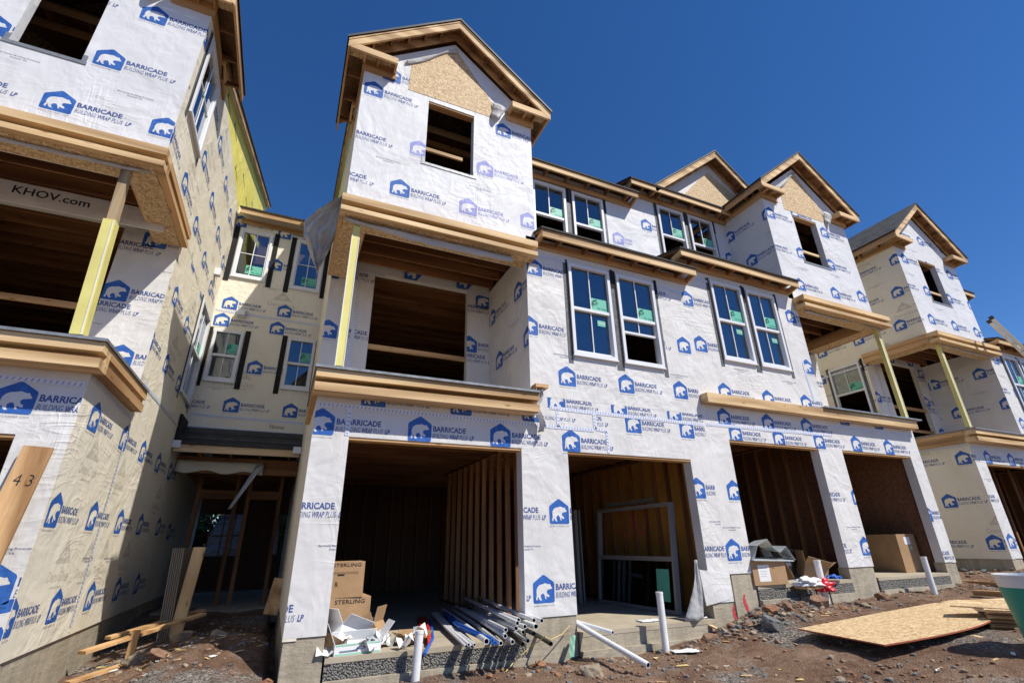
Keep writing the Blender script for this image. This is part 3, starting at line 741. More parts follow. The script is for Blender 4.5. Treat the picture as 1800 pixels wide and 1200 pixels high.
        for i in range(6):
            G.append([(xc+.84+.30*(j/7)*(1-.12*i)+.02*math.sin(i), 6.975-.07*math.sin(j/7*2.2)-.02*math.sin(i*1.7), Z(8.66)-.085*i-.10*(j/7)) for j in range(8)])
        fl.sheet(G, 'cloth'); fl.build('torn_wrap_edge', bw, smooth=True, thick=.003)
    fs = MB(); F7.box(fs, bo[0]-.07, bo[1]+.07, bz0-.055, bz0-.002, .002, .012, 'flash'); F7.box(fs, bo[0]-.06, bo[0]-.002, bz0-.002, bz0+.12, .002, .010, 'flash'); F7.box(fs, bo[1]+.002, bo[1]+.06, bz0-.002, bz0+.12, .002, .010, 'flash')
    fs.box(bo[0]+.002, bo[1]-.002, 7.0, 7.15, bz0-.001, bz0+.012, 'flash'); fs.build('sill_flashing', bw)
    br = MB(); br.box(bo[0]+.004, bo[1]-.004, 7.015, 7.15, bz1-.04, bz1-.002, 'wood_x'); br.build('header_board', bw)
    if key != 'A': br = MB(); br.box(bo[0]+.003, bo[1]-.2, 7.06, 7.1, bz0+.36, bz0+.43, 'pale_x'); br.build('safety_rail', bw)
    # bay inner side (towards the window section)
    fi = Frame('R', X(3.51)+.003) if s > 0 else Frame('L', X(3.51)-.003)
    def fy(y): return y if fi.kind == 'R' else -y
    i0, i1 = srt(fy(7.001), fy(8.5)); mb = MB()
    wall(mb, fi, cells(i0, i1, Z(5.2), ze, []), .12, 'wrap', pattern(i0, i1, Z(5.2), ze, Z(6.75), (i0+.75, i0+.25), small=True)); mb.build('bay_side_wall', root)
    # set-back wall behind the pent roof
    p, q = srt(X(3.40), X(WD)); uz0, uz1 = Z(6.36), Z(8.24)
    uw = {'A': 4.2, 'M': 4.2, 'N': 4.08, 'C': 4.1}[key]
    wins = sorted([srt(X(uw), X(uw+.93)), srt(X(uw+1.12), X(uw+2.05))])
    mb = MB(); wall(mb, F83, cells(p, q, Z(5.2), Z(8.62), [(w_[0], w_[1], uz0, uz1) for w_ in wins]), .15, 'wrap_up', bay_st['f3'], ())
    mb.build('setback_wall', root)
    for w_ in wins: window(root, F83, w_[0], w_[1], uz0, uz1, 'open', film=(1,))
    # --- end wall towards the courtyard
    if side_kind:
        g1, g2, g3 = side_kind['st']; k = 'wrap_tan'
        w2 = side_kind.get('wins', [])
        mb = MB()
        A0, A1 = srt(oy(7.001), oy(18.5)); B0, B1 = srt(oy(8.904), oy(18.5))
        wall(mb, outer, cells(A0, A1, Z(-1.0), z1-.001, []), .15, k, g1, side_kind.get('t1', ()))
        mb.build('side_wall', root)
        mb = MB(); ops2 = [w_ for w_ in w2 if w_[3] < Z(5.6)]; ops3 = [w_ for w_ in w2 if w_[3] >= Z(5.6)]
        wall(mb, outer, cells(B0, B1, z1, Z(5.2)-.001, ops2), .15, k, g2, side_kind.get('t2', ())); mb.build('middle_side_wall', root)
        mb = MB(); wall(mb, outer, cells(A0, A1, Z(5.2), Z(8.64), ops3), .15, k, g3, side_kind.get('t3', ())); mb.build('upper_side_wall', root)
        for w_ in w2: window(root, outer, w_[0], w_[1], w_[2], w_[3], w_[4], film=(1,) if w_[4] != 'casement' else ())
    mb = MB(); rz = lambda y: Z(8.55)+.4*(y-8.0)
    pl = [(oy(8.35), Z(8.642)), (oy(18.5), Z(8.642)), (oy(18.5), rz(18.5)-.05), (oy(8.35), rz(8.35)-.05)]
    yt = [('B', 0, 0)] and []
    word = [('ink_black', 0, t) for q in range(7) for t in tess([(-.33+.095*q, 0), (-.28+.095*q, 0), (-.27+.095*q, .10), (-.31+.095*q, .11)])] + [('ink_black', 0, t) for t in tess([(-.5, -.02), (-.38, -.02), (-.38, .14), (-.5, .14)])]
    for i in range(9): yt.append((word, oy(9.5)+(oy(1)/abs(oy(1)))*1.15*i, Z(8.80)+.30*(i % 2)+.38*max(0, i-2), dict(rot=0, sc_=.7)))
    wall(mb, outer, [pl], .12, 'yellow_wall', yt); mb.build('gable_end_wall', root)
    # --- roofs
    gable_roof(root, 'bay_roof', xc, 2.10, Z(10.36), slp, 6.69, 12.4, 7.0, 8.85, wallx=(srt(X(0), X(3.51))))
    if True:
        r_ = lean_roof(root, 'main_roof', X(-.12), X(7.2), 8.0, Z(8.57), 18.6, .4, 8.35, Z(8.30))
        rk = MB(); rk.prism([(X(-.12), 8.05, Z(8.44)), (X(-.12), 18.6, Z(12.68)), (X(-.12), 18.6, Z(12.80)), (X(-.12), 8.05, Z(8.555))], (s*.03, 0, 0), 'wood_y')
        rk.prism([(X(-.085), 8.05, Z(8.50)), (X(-.085), 18.6, Z(12.74)), (X(-.085), 18.6, Z(12.77)), (X(-.085), 8.05, Z(8.53))], (s*.085, 0, 0), 'white'); rk.build('rake_board', r_)
        rw = MB(); rw.box(*srt(X(.15), X(7.1)), 18.5, 18.6, -2, Z(12.6), 'osb'); rw.build('rear_wall', root)
    lean_roof(root, 'pent_roof', X(3.50), X(7.29), 6.67, Z(5.50), 8.35, .25, 7.0, Z(5.26), ends=(True, True))
    # --- trims
    p, q = srt(X(0), X(3.31)); sd = (s > 0, s < 0)
    if key == 'N':
        mb = MB(); mb.box(7.36, 14.40, 6.80, 6.992, 2.52, 2.715, 'pale_x'); o_ = mb.build('long_ledge', root)
        mb = MB(); mb.box(10.85, 14.55, 6.74, 7.1, 2.725, 2.76, 'flash'); mb.box(14.48, 14.55, 7.1, 8.9, 2.726, 2.759, 'flash'); mb.build('metal_cap', o_)
    else: trim_band(root, 'porch_ledge', p, q, 7.0, [(2.13, 2.245, .31), (2.055, 2.13, .12), (1.94, 2.055, .30)], 2.25, sd, 8.9, prot=.07 if key == 'M' else .14, dz=dz)
    trim_band(root, 'bay_ledge', *srt(X(0), X(3.4)), 7.0, [(5.065, 5.19, .31), (4.97, 5.065, .12), (4.885, 4.97, .30)], None, sd, 8.9, prot=.07 if key == 'M' else .12, dz=dz)
    if key == 'M':
        flap(root, X(.02), X(2.95), 6.93, Z(4.88), .20, .10, 3.1)
        fl = MB(); fl.prism([(6.70, 6.993, -1.0), (7.27, 6.993, -.93), (7.30, 6.993, -.54), (6.66, 6.993, -.45)], (0, .02, 0), 'wrap'); fl.build('loose_wrap', root)
        fl = MB(); G = []
        for i in range(14):
            t = i/13; G.append([(6.655-.045*j/7*(1+3.2*t+5*t*t)-.03*t+.01*math.sin(j*2+t*5), 7.02-.05*t*t-.035*math.sin(j*1.0+t*4)*(.3+t), -.30-.89*t) for j in range(8)])
        fl.sheet(G, 'cloth'); fl.build('loose_wrap', root, smooth=True, thick=.003)
        G = []; fl = MB(); ol = [(.20, 6.10, .24), (.02, 5.85, .24), (-.20, 5.65, .24), (-.36, 5.35, .22), (-.34, 5.1, .16), (-.22, 4.85, .10), (-.12, 4.6, .03), (-.02, 4.40, -.02), (.0, 4.28, -.03)]
        for i in range(41):
            t = i/40*(len(ol)-1); k0 = min(int(t), len(ol)-2); f_ = t-k0; xl = ol[k0][0]*(1-f_)+ol[k0+1][0]*f_; z_ = ol[k0][1]*(1-f_)+ol[k0+1][1]*f_; xr = ol[k0][2]*(1-f_)+ol[k0+1][2]*f_
            G.append([(xl+(xr-xl)*j/14, 8.0-.17*noise.noise(Vector((j*.33, i*.16, 4)))-.05*math.sin(j*1.3+i*.2)-.05*noise.noise(Vector((j*.9, i*.5, 9)))-.025*noise.noise(Vector((j*2.1, i*1.3, 2))), z_+.02*noise.noise(Vector((j*1.1, i*.3, 6)))) for j in range(15)])
        fl.sheet(G, 'cloth'); fl.build('loose_wrap', root, smooth=True, thick=.003)
    if key == 'M':
        fl = MB(); G = [[(3.60+.10*j/5+.05*math.sin(i*.9), 6.90+.06*math.sin(j*1.3+i*.7), 2.42-.075*i) for j in range(6)] for i in range(11)]
        fl.sheet(G, 'cloth'); fl.build('torn_wrap', root, smooth=True, thick=.003)
        fl = MB(); fl.box(3.56, 3.80, 6.82, 6.99, 2.40, 2.46, 'wood_x'); fl.box(3.565, 3.58, 6.83, 6.99, 2.28, 2.399, 'wood_z'); fl.build('stub_ledge', root)
    if key in 'NCA': flap(root, X(.05), X(3.2), 6.92, Z(4.88), .08, .05, 7.7+dz)
    # corner post
    pb = MB(); ux = .22; tl = -.13 if key == 'A' else 0; x = X(ux)
    if key == 'A':
        pb.beam((x+.01, 6.95, Z(2.29)), (x+tl+.02, 6.95, Z(4.87)), .10, .12, 'old_z', up=(0, 1, 0)); po = pb.build('porch_post', root)
        sl_ = MB(); t = .60
        sl_.beam((x+.0, 6.95, Z(2.37)), (x+tl*t, 6.95, Z(2.37)+1.62), .135, .15, 'yellow', up=(0, 1, 0)); sl_.beam((x+.045, 6.871, Z(2.37)), (x+.045+tl*t, 6.871, Z(2.37)+1.60), .010, .006, 'white', up=(0, 1, 0)); sl_.build('board_sleeve', po)
    else:
        pb.beam((x, 6.95, Z(2.29)), (x, 6.95, Z(4.87)), .085, .085, 'old_z', up=(0, 1, 0)); po = pb.build('porch_post', root)
        sl_ = MB(); sl_.box(x-.05, x+.05, 6.90, 7.0, Z(2.38), Z(4.87), 'yellow')
        sl_.box(x-.062, x-.0505, 6.893, 6.906, Z(2.36), Z(4.60), 'white'); sl_.box(x+.0505, x+.062, 6.893, 6.906, Z(2.36), Z(4.56), 'white'); sl_.build('board_sleeve', po)
    return root

RL = random.Random(3)
def L(*p, **k): return [('L', x, z, k) if k else ('L', x, z) for x, z in p]
# main left house
vp = {'ink': 'ink_pale', 'ink_text': 'ink_pale'}
stM = (L((.33, 1.574), band=(0, .665, -3, 3)) + L((-.08, .465), (-.41, -.69)) + L((.42, 1.58), band=(.68, 3, -3, 3)) + L((1.70, 1.575), (2.99, 1.574), (4.281, 1.575)) + L((3.98, .447), (3.66, -.62))
       + L((2.9+.0, .447), (2.6, -.64)) + L((1.0, 2.02), (2.33, 2.02), (3.55, 2.02), band=(0, 9, 1.7, 1.97)) + L((4.037, 2.243), (5.336, 2.247), (6.62, 2.256), band=(3.7, 9, 2.12, 2.297))
       + L((5.617, 1.987), (6.876, 1.979), band=(3, 9, 1.5, 2.1)) + L((4.22, 1.99), band=(4.83, 5.5, 1.7, 2.05)) + L((6.92, .885), (6.60, -.16)) + [('S', .72, .0), ('S', 3.42, -.05), ('S', 7.3, .3)],
       [(.26, 1.83, 3.6, 1.80), (.68, 1.42, .68, 1.80), (3.9, 2.12, 7.34, 2.10), (3.62, 1.80, 4.75, 1.80), (4.05, 2.10, 4.05, 1.80), (4.78, 2.08, 4.78, 1.82), (4.78, 1.83, 5.02, 1.80), (5.02, 1.80, 5.02, 1.42)])
bM = dict(f2=L((3.56, 3.586), (3.70, 4.82), (4.283, 2.715), (5.562, 2.727), (6.871, 2.75), (7.157, 3.756), (5.95, 3.70), (6.16, 4.87)) + [('S', 4.25, 3.1), ('S', 6.9, 3.05)], f2t=[(3.66, 5.1, 4.4, 5.12), (6.7, 5.05, 7.3, 5.02)],
          bay=L((.45, 7.93), (1.094, 5.817), (.05, 6.767), (-.2, 5.82)) + L((2.367, 5.806), (3.62, 5.86), (2.70, 6.833), (1.381, 6.83), inkmap=vp) + [('L', 3.10, 8.00, dict(inkmap={})), ('L', .75, 8.45, {}), ('S', .85, 6.35), ('S', 2.6, 6.3)],
          f3=L((6.9, 7.2), (5.6, 7.2), (6.2, 8.45), inkmap=vp))
townhouse('M', .24, 1, 0, 'wrapped townhouse in the middle with boxes and loose pipes in its first garage', stM, dict(st=([], [], []), wins=[]), bM)
# main right house
stN = (L((7.922, 2.279+.02), (9.18, 2.289), (10.044+.36, 2.31), (8.158, 1.984), (9.408, 1.977), (10.703, 2.003), (12.005, 2.023), (13.24, 2.019), (7.819, .87), (7.531, -.169), (10.21, .84), (9.98, -.165), (11.325, -.165), (11.49, .84), (13.95, .50), (13.6, -.38))
       + L((11.801, 2.62), (13.1, 2.62), band=(0, 20, 2.4, 2.75)) + [('S', 7.6, .2), ('S', 11.1, .2)],
       [(7.4, 2.12, 11.2, 2.16), (11.2, 2.38, 14.4, 2.40), (7.4, 1.98+.55, 11.3, 2.53)])
bN = dict(f2=L((8.084, 2.737+.12), (9.365, 2.84), (10.6, 2.87), (7.466, 4.913), (10.994, 3.788), (7.64, 3.86), (10.85, 5.1)) + [('S', 10.2, 3.3), ('S', 8.7, 3.4)], f2t=[(7.4, 5.5, 8.2, 5.5), (10.9, 2.9, 10.85, 3.9)],
          bay=L((11.595, 6.169), (13.009, 6.209), (14.2, 6.35), (12.005, 7.238), (13.211, 7.165), (11.15, 8.33), (13.4, 8.3), (10.75, 7.2), (12.25, 8.6)) + [('S', 11.9, 6.7), ('S', 13.3, 6.8)],
          f3=L((7.9, 7.9), (10.9, 7.6)))
townhouse('N', 14.48, -1, .445, 'middle townhouse with a small second gable and a large carton in its last garage', stN, dict(st=([], [], []), wins=[]), bN)
# left house, its side wall towards the first courtyard in full sun
sideA1 = [('L', y, z) for y, z in ((7.55, 1.54), (8.95, 1.545), (10.15, 1.55), (11.45, 1.55), (12.7, 1.55), (7.25, .42), (8.58, .43), (9.93, .42), (11.3, .43), (12.9, .45), (6.98, -.6), (8.2, -.6), (9.5, -.59), (10.9, -.59), (12.25, -.58), (14.2, .4))] + [('S', 8.9, -.1), ('S', 9.9, -.12), ('G', 8.0, -.12, dict(d=.0011)), ('G', 9.6, -.10, dict(d=.0011)), ('G', 10.9, -.1, dict(d=.0011)), ('G', 7.9, 1.08, dict(d=.0011)), ('G', 9.3, 1.05, dict(d=.0011)), ('G', 12.2, .95, dict(d=.0011)), ('G', 8.9, -.12, dict(d=.0011))]
sideA2 = pattern(8.9, 13.2, 2.3, 5.2, 3.12, (10.1, 9.5), seed=2, ghosts=True)
sideA3 = pattern(7.0, 13.2, 5.2, 8.64, 5.74, (8.2, 7.55, 7.0), seed=3, ghosts=True)
stA = (L((-2.86, 1.578), (-2.1-1.3+.05, .45), (-1.3-1.2, -.30)) + [('L', -2.72-1.3, 1.575), ('L', -2.30, -.62), ('S', -2.5, .02)], [(-6, 1.83, -2.3, 1.80)])
bA = dict(f2=[], bay=L((-3.618, 5.736), (-3.295, 6.754), (-2.998, 7.922), (-2.387, 5.772), (-4.88, 5.74), (-4.6, 6.74), (-4.3, 7.92)) + [('S', -4.2, 6.3), ('S', -2.85, 6.2)], f3=[])
townhouse('A', -2.285, -1, 0, 'nearest wrapped townhouse at the left edge with sunlit side wall and leaning board', stA,
          dict(st=(sideA1, sideA2, sideA3), wins=[(11.62, 12.85, 3.05, 5.2, 'hung'), (7.3, 8.4, 6.5, 8.2, 'casement')], t1=[(7.05, 1.93, 9.0, 1.86), (9.0, 1.78, 9.0, -.9)], t2=[(9.1, 2.45, 13.1, 2.45)], t3=[]), bA)
# right house
def pc(u): return 17.03+u
stC = (pattern(17.03, 24, -.5, 2.7, 2.0, (17.75, 17.3, 17.9), seed=5), [(17.1, 2.26, 24, 2.26)])
bC = dict(f2=pattern(20.3, 24, 2.8, 5.9, 3.2, (20.7, 21.2), seed=6), bay=pattern(17, 20.6, 5.6, 10, 6.25, (17.6, 18.0, 17.4), seed=8), f3=pattern(20.5, 24, 6, 9, 7.2, (21,), seed=9))
sideC = (pattern(-18, -7, -.5, 2.7, -.16, (-7.25, -7.9), 1.3, ghosts=True, seed=4), pattern(-18, -8.9, 2.7, 5.6, 3.1, (-9.2, -9.8), ghosts=True, seed=5), pattern(-18, -7, 5.6, 9, 6.2, (-7.6, -7.35, -7.1), ghosts=True, seed=6))
townhouse('C', 17.03, 1, .445, 'wrapped townhouse at the right end with grey shingled gable and shaded side wall', stC,
          dict(st=sideC, wins=[(-10.15, -9.1, 3.6, 5.48, 'open')], t1=[(-8.9, 2.33, -7.05, 2.33)], t2=[(-12, 5.3, -9, 5.3)], t3=[(-9, 8.85, -7.05, 8.85)]), bC)

# second gable above the setback wall of the right middle house
def small_gable():
    root = [o for o in bpy.data.objects if o.get('label', '').startswith('middle townhouse with')][0]
    F = Frame('F', 8.35); mb = MB(); xc = 10.80; zp = 11.22; h = 2.7
    wall(mb, F, [[(xc-2.45, zp-.83*2.45-.02), (xc+2.45, zp-.83*2.45-.02), (xc, zp-.05)]], .1, 'wrap'); g = mb.build('upper_gable_wall', root)
    ob = MB(); ob.prism([F.p(u, v, .006) for u, v in [(xc-1.55, 9.15), (xc+1.75, 9.15), (xc+1.0, 10.05), (xc-.05, 10.72), (xc-.5, 10.3)]], F.n()*-.0055, 'osb'); ob.build('bare_gable_board', g)
    gable_roof(root, 'upper_gable_roof', xc, h, 11.29, .83, 8.0, 14.0, 8.35, 14.0, returns=False)
small_gable()

# ------------------------------------------------------------------ recessed entry house between two townhouses
def entry_house(x0, x1, dz, label, main=True):
    Z = lambda z: z+dz
    root = thing('entry_house', ((x0+x1)/2, 14, -1.2+dz), label, 'townhouse', 'townhouses under construction')
    F = Frame('F', 13.2)
    W = [(x0+.17, x0+.99, 6.68, 8.18, 'casement'), (x1-.91, x1-.15, 6.62, 8.2, 'casement'), (x0+.11, x0+.77, 3.78, 5.12, 'hung'), (x1-.70, x1-.03, 3.76, 5.15, 'hung')]
    mb = MB(); st = L((x0+.31, 5.886+dz), (x1-.92, 5.898+dz), (x0+.213, 5.394+dz), (x1-1.02, 5.375+dz), (x1-1.36, 4.226+dz), (x0+.83, 3.215+dz), (x1-.38, 3.195+dz), (x0-.45, 3.2+dz), (x0+.1, 8.4+dz), (x0+1.17, 7.25+dz), (x0+1.25, 8.3+dz)) + [('S', x0+1.2, 6.5+dz), ('S', x0+.45, 3.6+dz), ('G', x0+1.5, 6.2+dz, dict(d=.0011)), ('G', x0+.9, 3.9+dz, dict(d=.0011))]
    hom = [('ink_black', 0, t) for t in fit_text('Homes', -.17, .17, 0, .10, -.004, .25)]
    st.append((hom, x1-.62, 2.72+dz))
    wall(mb, F, cells(x0, x1, Z(2.5), Z(8.85), [(w_[0], w_[1], Z(w_[2]), Z(w_[3])) for w_ in W]), .15, 'wrap_tan', st, [(x0+.02, Z(5.66), x1-.02, Z(5.62)), (x0+.02, Z(2.93), x1-.02, Z(2.90)), (x0+.02, Z(2.64), x1-.02, Z(2.62)), (x0+1.0, Z(8.40), x1-.9, Z(8.38))])
    mb.build('front_wall', root)
    for i, w_ in enumerate(W):
        wn = window(root, F, w_[0], w_[1], Z(w_[2]), Z(w_[3]), w_[4], film=(1,), tapes=(False, False))
        tb = MB(); d = .16
        F.box(tb, w_[0]-.155, w_[0]-.03, Z(w_[2])-d, Z(w_[3])+.05, .0068, .012, 'black'); tb.build('flashing_tape', wn); tb = MB()
        F.box(tb, w_[1]+.03, min(w_[1]+.155, x1-.01), Z(w_[2])-d, Z(w_[3])+.06, .0068, .012, 'black'); tb.build('flashing_tape', wn)
    lean_roof(root, 'main_roof', x0+.1, x1-.1, 12.8, Z(8.60), 18.6, .4, 13.2, Z(8.35), ends=(False, False), block=False)
    r = lean_roof(root, 'entry_roof', x0+.03, x1-.03, 12.3, Z(2.09), 13.19, .56, 13.2, Z(1.66), ends=(False, False), fas=.15)
    gb = MB(); gb.box(x0+.01, x0+.15, 12.22, 12.30, Z(1.99), Z(2.14), 'white'); gb.build('gutter_end', r); gb = MB(); gb.box(x1-.18, x1-.01, 12.22, 12.30, Z(1.99), Z(2.14), 'white'); gb.build('gutter_end', r)
    fb = MB(); fb.box(x0+.004, x0+.05, 12.3, 13.1, Z(2.1), Z(2.72), 'black'); fb.build('step_flashing', r)
    mb = MB()
    mb.box(x0, x1, 13.12, 13.3, Z(1.60), Z(1.95), 'dk_x'); mb.box(x0, x1, 13.3, 18.5, Z(1.95), Z(1.98), 'dim')
    y = 13.5
    while y < 18.4: mb.box(x0, x1, y, y+.04, Z(1.72), Z(1.94), 'dk_x'); y += .45
    mb.build('ceiling', root)
    mb = MB(); G = []
    for i in range(6): G.append([(x0+.02+1.75*j/20, 13.08-.04*math.sin(i/5*2)-.01*math.sin(j), Z(1.86)-i*.05*(1+.15*math.sin(j*.7))) for j in range(21)])
    mb.sheet(G, 'wrap_tan'); G = []
    for i in range(9):
        t = i/8; G.append([(x0+1.62-.42*t+.16*(j/4)*(1-.55*t), 13.0-.03*j, Z(1.80)-.98*t) for j in range(5)])
    mb.sheet(G, 'wrap'); mb.build('torn_wrap', root, smooth=True, thick=.004)
    # slab, studs and the rear wall with two openings to daylight
    mb = MB(); mb.box(x0+.15, x1, 13.3, 18.9, Z(-1.5), Z(-1.2), 'concrete'); mb.build('floor_slab', root)
    mb = MB()
    for xx in (x0+.35, x0+1.18, x0+1.45, x1-.35): mb.box(xx, xx+.09, 14.4, 14.5, Z(-1.2), Z(1.72), 'dk_z')
    mb.box(x0+.44, x0+1.18, 14.41, 14.49, Z(1.15), Z(1.35), 'dk_x'); mb.box(x0+1.54, x1-.35, 14.41, 14.49, Z(1.15), Z(1.35), 'dk_x')
    mb.build('stud_wall', root)
    mb = MB(); wall(mb, Frame('F', 19.0), cells(x0-.3, x1+.6, Z(-2), Z(11.5), [(x0-.1, x0+1.18, Z(-.2), Z(1.04)), (x1-.36, x1+.12, Z(-.18), Z(1.06))]), .12, 'dim')
    for a, b_ in ((x0-.1, x0+1.18), (x1-.36, x1+.12)):
        for t in (.33, .62, .86): mb.box(a+(b_-a)*t-.015, a+(b_-a)*t+.015, 18.9, 18.95, Z(-.2), Z(1.05), 'dk_z')
        mb.box(a, b_, 18.94, 18.96, Z(.38), Z(.41), 'dk_x')
    mb.build('rear_wall', root)
    return root
E1 = entry_house(-2.285, .24, 0, 'narrow recessed house over a dark doorway between the left and middle townhouses')
entry_house(14.48, 17.03, .445, 'narrow recessed house in the gap before the right end townhouse')

# ------------------------------------------------------------------ ground
def gh(x, y):
    xs = [-60, -4, -1, 0, 3, 6.2, 7.3, 8.4, 10.7, 14.4, 17, 30, 200]; zs = [-1.5, -1.75, -1.50, -1.47, -1.50, -1.52, -1.36, -1.20, -1.10, -1.02, -.80, -.5, -.3]
    z = float(np.interp(x, xs, zs))
    if y < 7:
        t = min(1, (7-y)/3.0)
        z += -.05*t+.06*t*max(0, min(1, (x-6.2)/.9))*max(0, min(1, (12-x)/2))
    d = (x-7.9)**2/1.1+(y-6.7)**2/.20
    z += .22*math.exp(-d)
    if x < .3:
        z = z + .36*math.exp(-((x+.50)/.85)**2-((y-8.2)/1.5)**2) + .20*math.exp(-((x+1.2)/1.2)**2-((y-10.6)/1.4)**2)
        if y > 11: z = z+(-1.22-z)*min(1, (y-11)/2.0)
    if y > 19.5: z += min(8, (y-19.5))*.46+.25*noise.noise(Vector((x*.6, y*.6, 2)))
    z += .06*max(0, noise.noise(Vector((x*1.3, y*3.0, 7))))*(1 if x > 3 and y < 6.3 else .3)+.07*noise.noise(Vector((x*.9, y*.9, 0)))+.035*noise.noise(Vector((x*2.7, y*2.7, 5)))+.016*noise.noise(Vector((x*8, y*8, 9)))
    if .1 < x < 14.6 and y > 7.1 or (x > 17.2 and y > 7.2) or (x < -2.45 and y > 7.2): z = min(z, -1.6 if x < 7.2 else -1.35)
    return z
def axis(a, b_, step, lo, hi):
    c = list(np.arange(a, b_, step)); d = step*1.35; v = b_
    while v < hi: c.append(v); v += d; d *= 1.35
    d = step*1.35; v = a-d
    while v > lo: c.insert(0, v); d *= 1.35; v -= d
    return c
gx = axis(-4, 15, .085, -260, 300); gy = axis(2.6, 12.5, .085, -200, 420)
V = [(x, y, gh(x, y)) for y in gy for x in gx]; nx = len(gx)
Fc = [(j*nx+i, j*nx+i+1, (j+1)*nx+i+1, (j+1)*nx+i) for j in range(len(gy)-1) for i in range(nx-1)]
me = bpy.data.meshes.new('ground'); me.from_pydata(V, [], Fc); me.materials.append(M['ground']); me.polygons.foreach_set('use_smooth', [True]*len(Fc)); me.update()
g = bpy.data.objects.new('ground', me); col.objects.link(g); WLOC['ground'] = Vector((0, 0, 0)); g['kind'] = 'structure'

# ------------------------------------------------------------------ stones and rubble
_ico = None
def ico(sub):
    import bmesh
    bm = bmesh.new(); bmesh.ops.create_icosphere(bm, subdivisions=sub, radius=1)
    r = ([v.co.copy() for v in bm.verts], [tuple(v.index for v in f.verts) for f in bm.faces]); bm.free(); return r
ICO = {k: ico(k) for k in (1, 2, 4)}
def stone(mb, c, r, k, seed, sub=2, flat=.65, jag=.35):
    V, F_ = ICO[sub]; i0 = len(mb.v); rr = random.Random(seed)
    sc3 = (rr.uniform(.75, 1.25), rr.uniform(.7, 1.1), flat*rr.uniform(.8, 1.2)); a = rr.uniform(0, 6.28); ca, sa = math.cos(a), math.sin(a)
    planes = [(Vector((rr.gauss(0, 1), rr.gauss(0, 1), rr.gauss(0, 1))).normalized(), rr.uniform(.38, .78)) for _ in range(9)]
    for v in V:
        p = v.copy()
        for n_, d_ in planes:
            e = p.dot(n_)-d_
            if e > 0: p -= n_*e
        p *= 1+jag*.4*noise.noise(v*2.1+Vector((seed*1.7, 0, 0)))+jag*.12*noise.noise(v*7+Vector((seed, 3, 0)))
        x, y, z = p.x*sc3[0]*r, p.y*sc3[1]*r, p.z*sc3[2]*r
        mb.v.append((c[0]+x*ca-y*sa, c[1]+x*sa+y*ca, c[2]+z))
    m_ = mb.mi(k)
    for f_ in F_: mb.f.append(tuple(i0+j for j in f_)); mb.m.append(m_)
ROCKS = [(3.78, 6.05, .21, 'rock_tan', 'large pale boulder at the bottom edge below the loose pipes'),
         (3.50, 6.88, .10, 'rock_rust', 'reddish stone at the foot of the pillar between the first two garages'),
         (7.35, 6.32, .17, 'rock_grey', 'grey concrete lump at the near end of the rubble pile'),
         (7.62, 6.55, .14, 'rock_rust', 'rust brown stone leaning on the grey concrete lump'),
         (7.95, 6.45, .13, 'rock_brown', 'brown stone in the middle of the rubble pile'),
         (8.85, 6.55, .20, 'rock_brown', 'broad brown rock beside the far corner of the big sheet'),
         (10.95, 6.72, .17, 'rock_brown', 'dark rock against the third pillar foundation'),
         (6.35, 6.72, .12, 'rock_brown', 'brown stone below the doorway plank'),
         (6.72, 6.74, .10, 'rock_tan', 'pale block beside the doorway plank'),
         (5.95, 4.35, .09, 'rock_tan', 'smooth stone near the bottom edge right of the boulder'),
         (-1.10, 9.9, .20, 'rock_tan', 'pale rock on the crest of the courtyard mound'),
         (-1.15, 8.55, .17, 'rock_brown', 'brown rock on the sunny slope of the courtyard mound'),
         (-.55, 9.2, .13, 'rock_tan', 'flat stone on the right of the courtyard mound'),
         (-1.5, 9.1, .16, 'rock_tan', 'tan rock at the foot of the sunlit side wall'),
         (.12, 6.8, .10, 'rock_rust', 'small reddish stone at the foot of the corner foundation'),
         (17.6, 7.9-1.3, .16, 'rock_tan', 'stone in front of the far right house corner')]
for i, (x, y, r, k, lb) in enumerate(ROCKS):
    mb = MB(); stone(mb, (x, y, gh(x, y)+r*.28), r, k, i*7+3, sub=4, flat=.7)
    solo(mb, 'rock', lb, 'rock', 'rocks lying on the dirt')
mb = MB(); RS = random.Random(11); ks = ['rock_brown']*4+['rock_grey']*3+['rock_tan']*2+['rock_rust']
def scatter(n_, fx, fy, fr, sub=1):
    for _ in range(n_):
        x, y, r = fx(), fy(), fr()
        if (.2 < x < 14.5 or x > 17 or x < -2.25) and y > 6.92: continue
        stone(mb, (x, y, gh(x, y)+r*.15), r, RS.choice(ks), RS.random()*999, sub=sub, flat=.6)
scatter(520, lambda: RS.gauss(8.0, .8), lambda: 6.85-abs(RS.gauss(0, .33)), lambda: .018+.075*RS.random()**2)
scatter(900, lambda: RS.uniform(.3, 15), lambda: 6.9-abs(RS.gauss(0, .35)), lambda: .012+.05*RS.random()**3)
scatter(2600, lambda: RS.uniform(2, 15), lambda: RS.uniform(3.2, 6.9), lambda: .005+.034*RS.random()**5)
scatter(1500, lambda: RS.gauss(-1.0, .9), lambda: RS.uniform(7.2, 12.5), lambda: .008+.05*RS.random()**4)
scatter(260, lambda: RS.uniform(14.6, 17), lambda: RS.uniform(5.5, 12), lambda: RS.uniform(.03, .12))
scatter(300, lambda: RS.gauss(4.4, .8), lambda: RS.gauss(5.9, .5), lambda: .012+.05*RS.random()**3)
scatter(160, lambda: RS.gauss(6.6, .5), lambda: RS.gauss(4.1, .35), lambda: .015+.05*RS.random()**2)
rb = mb.build('rubble'); tag(rb, 'loose broken stone and gravel strewn over the dirt', 'rubble', kind='stuff')

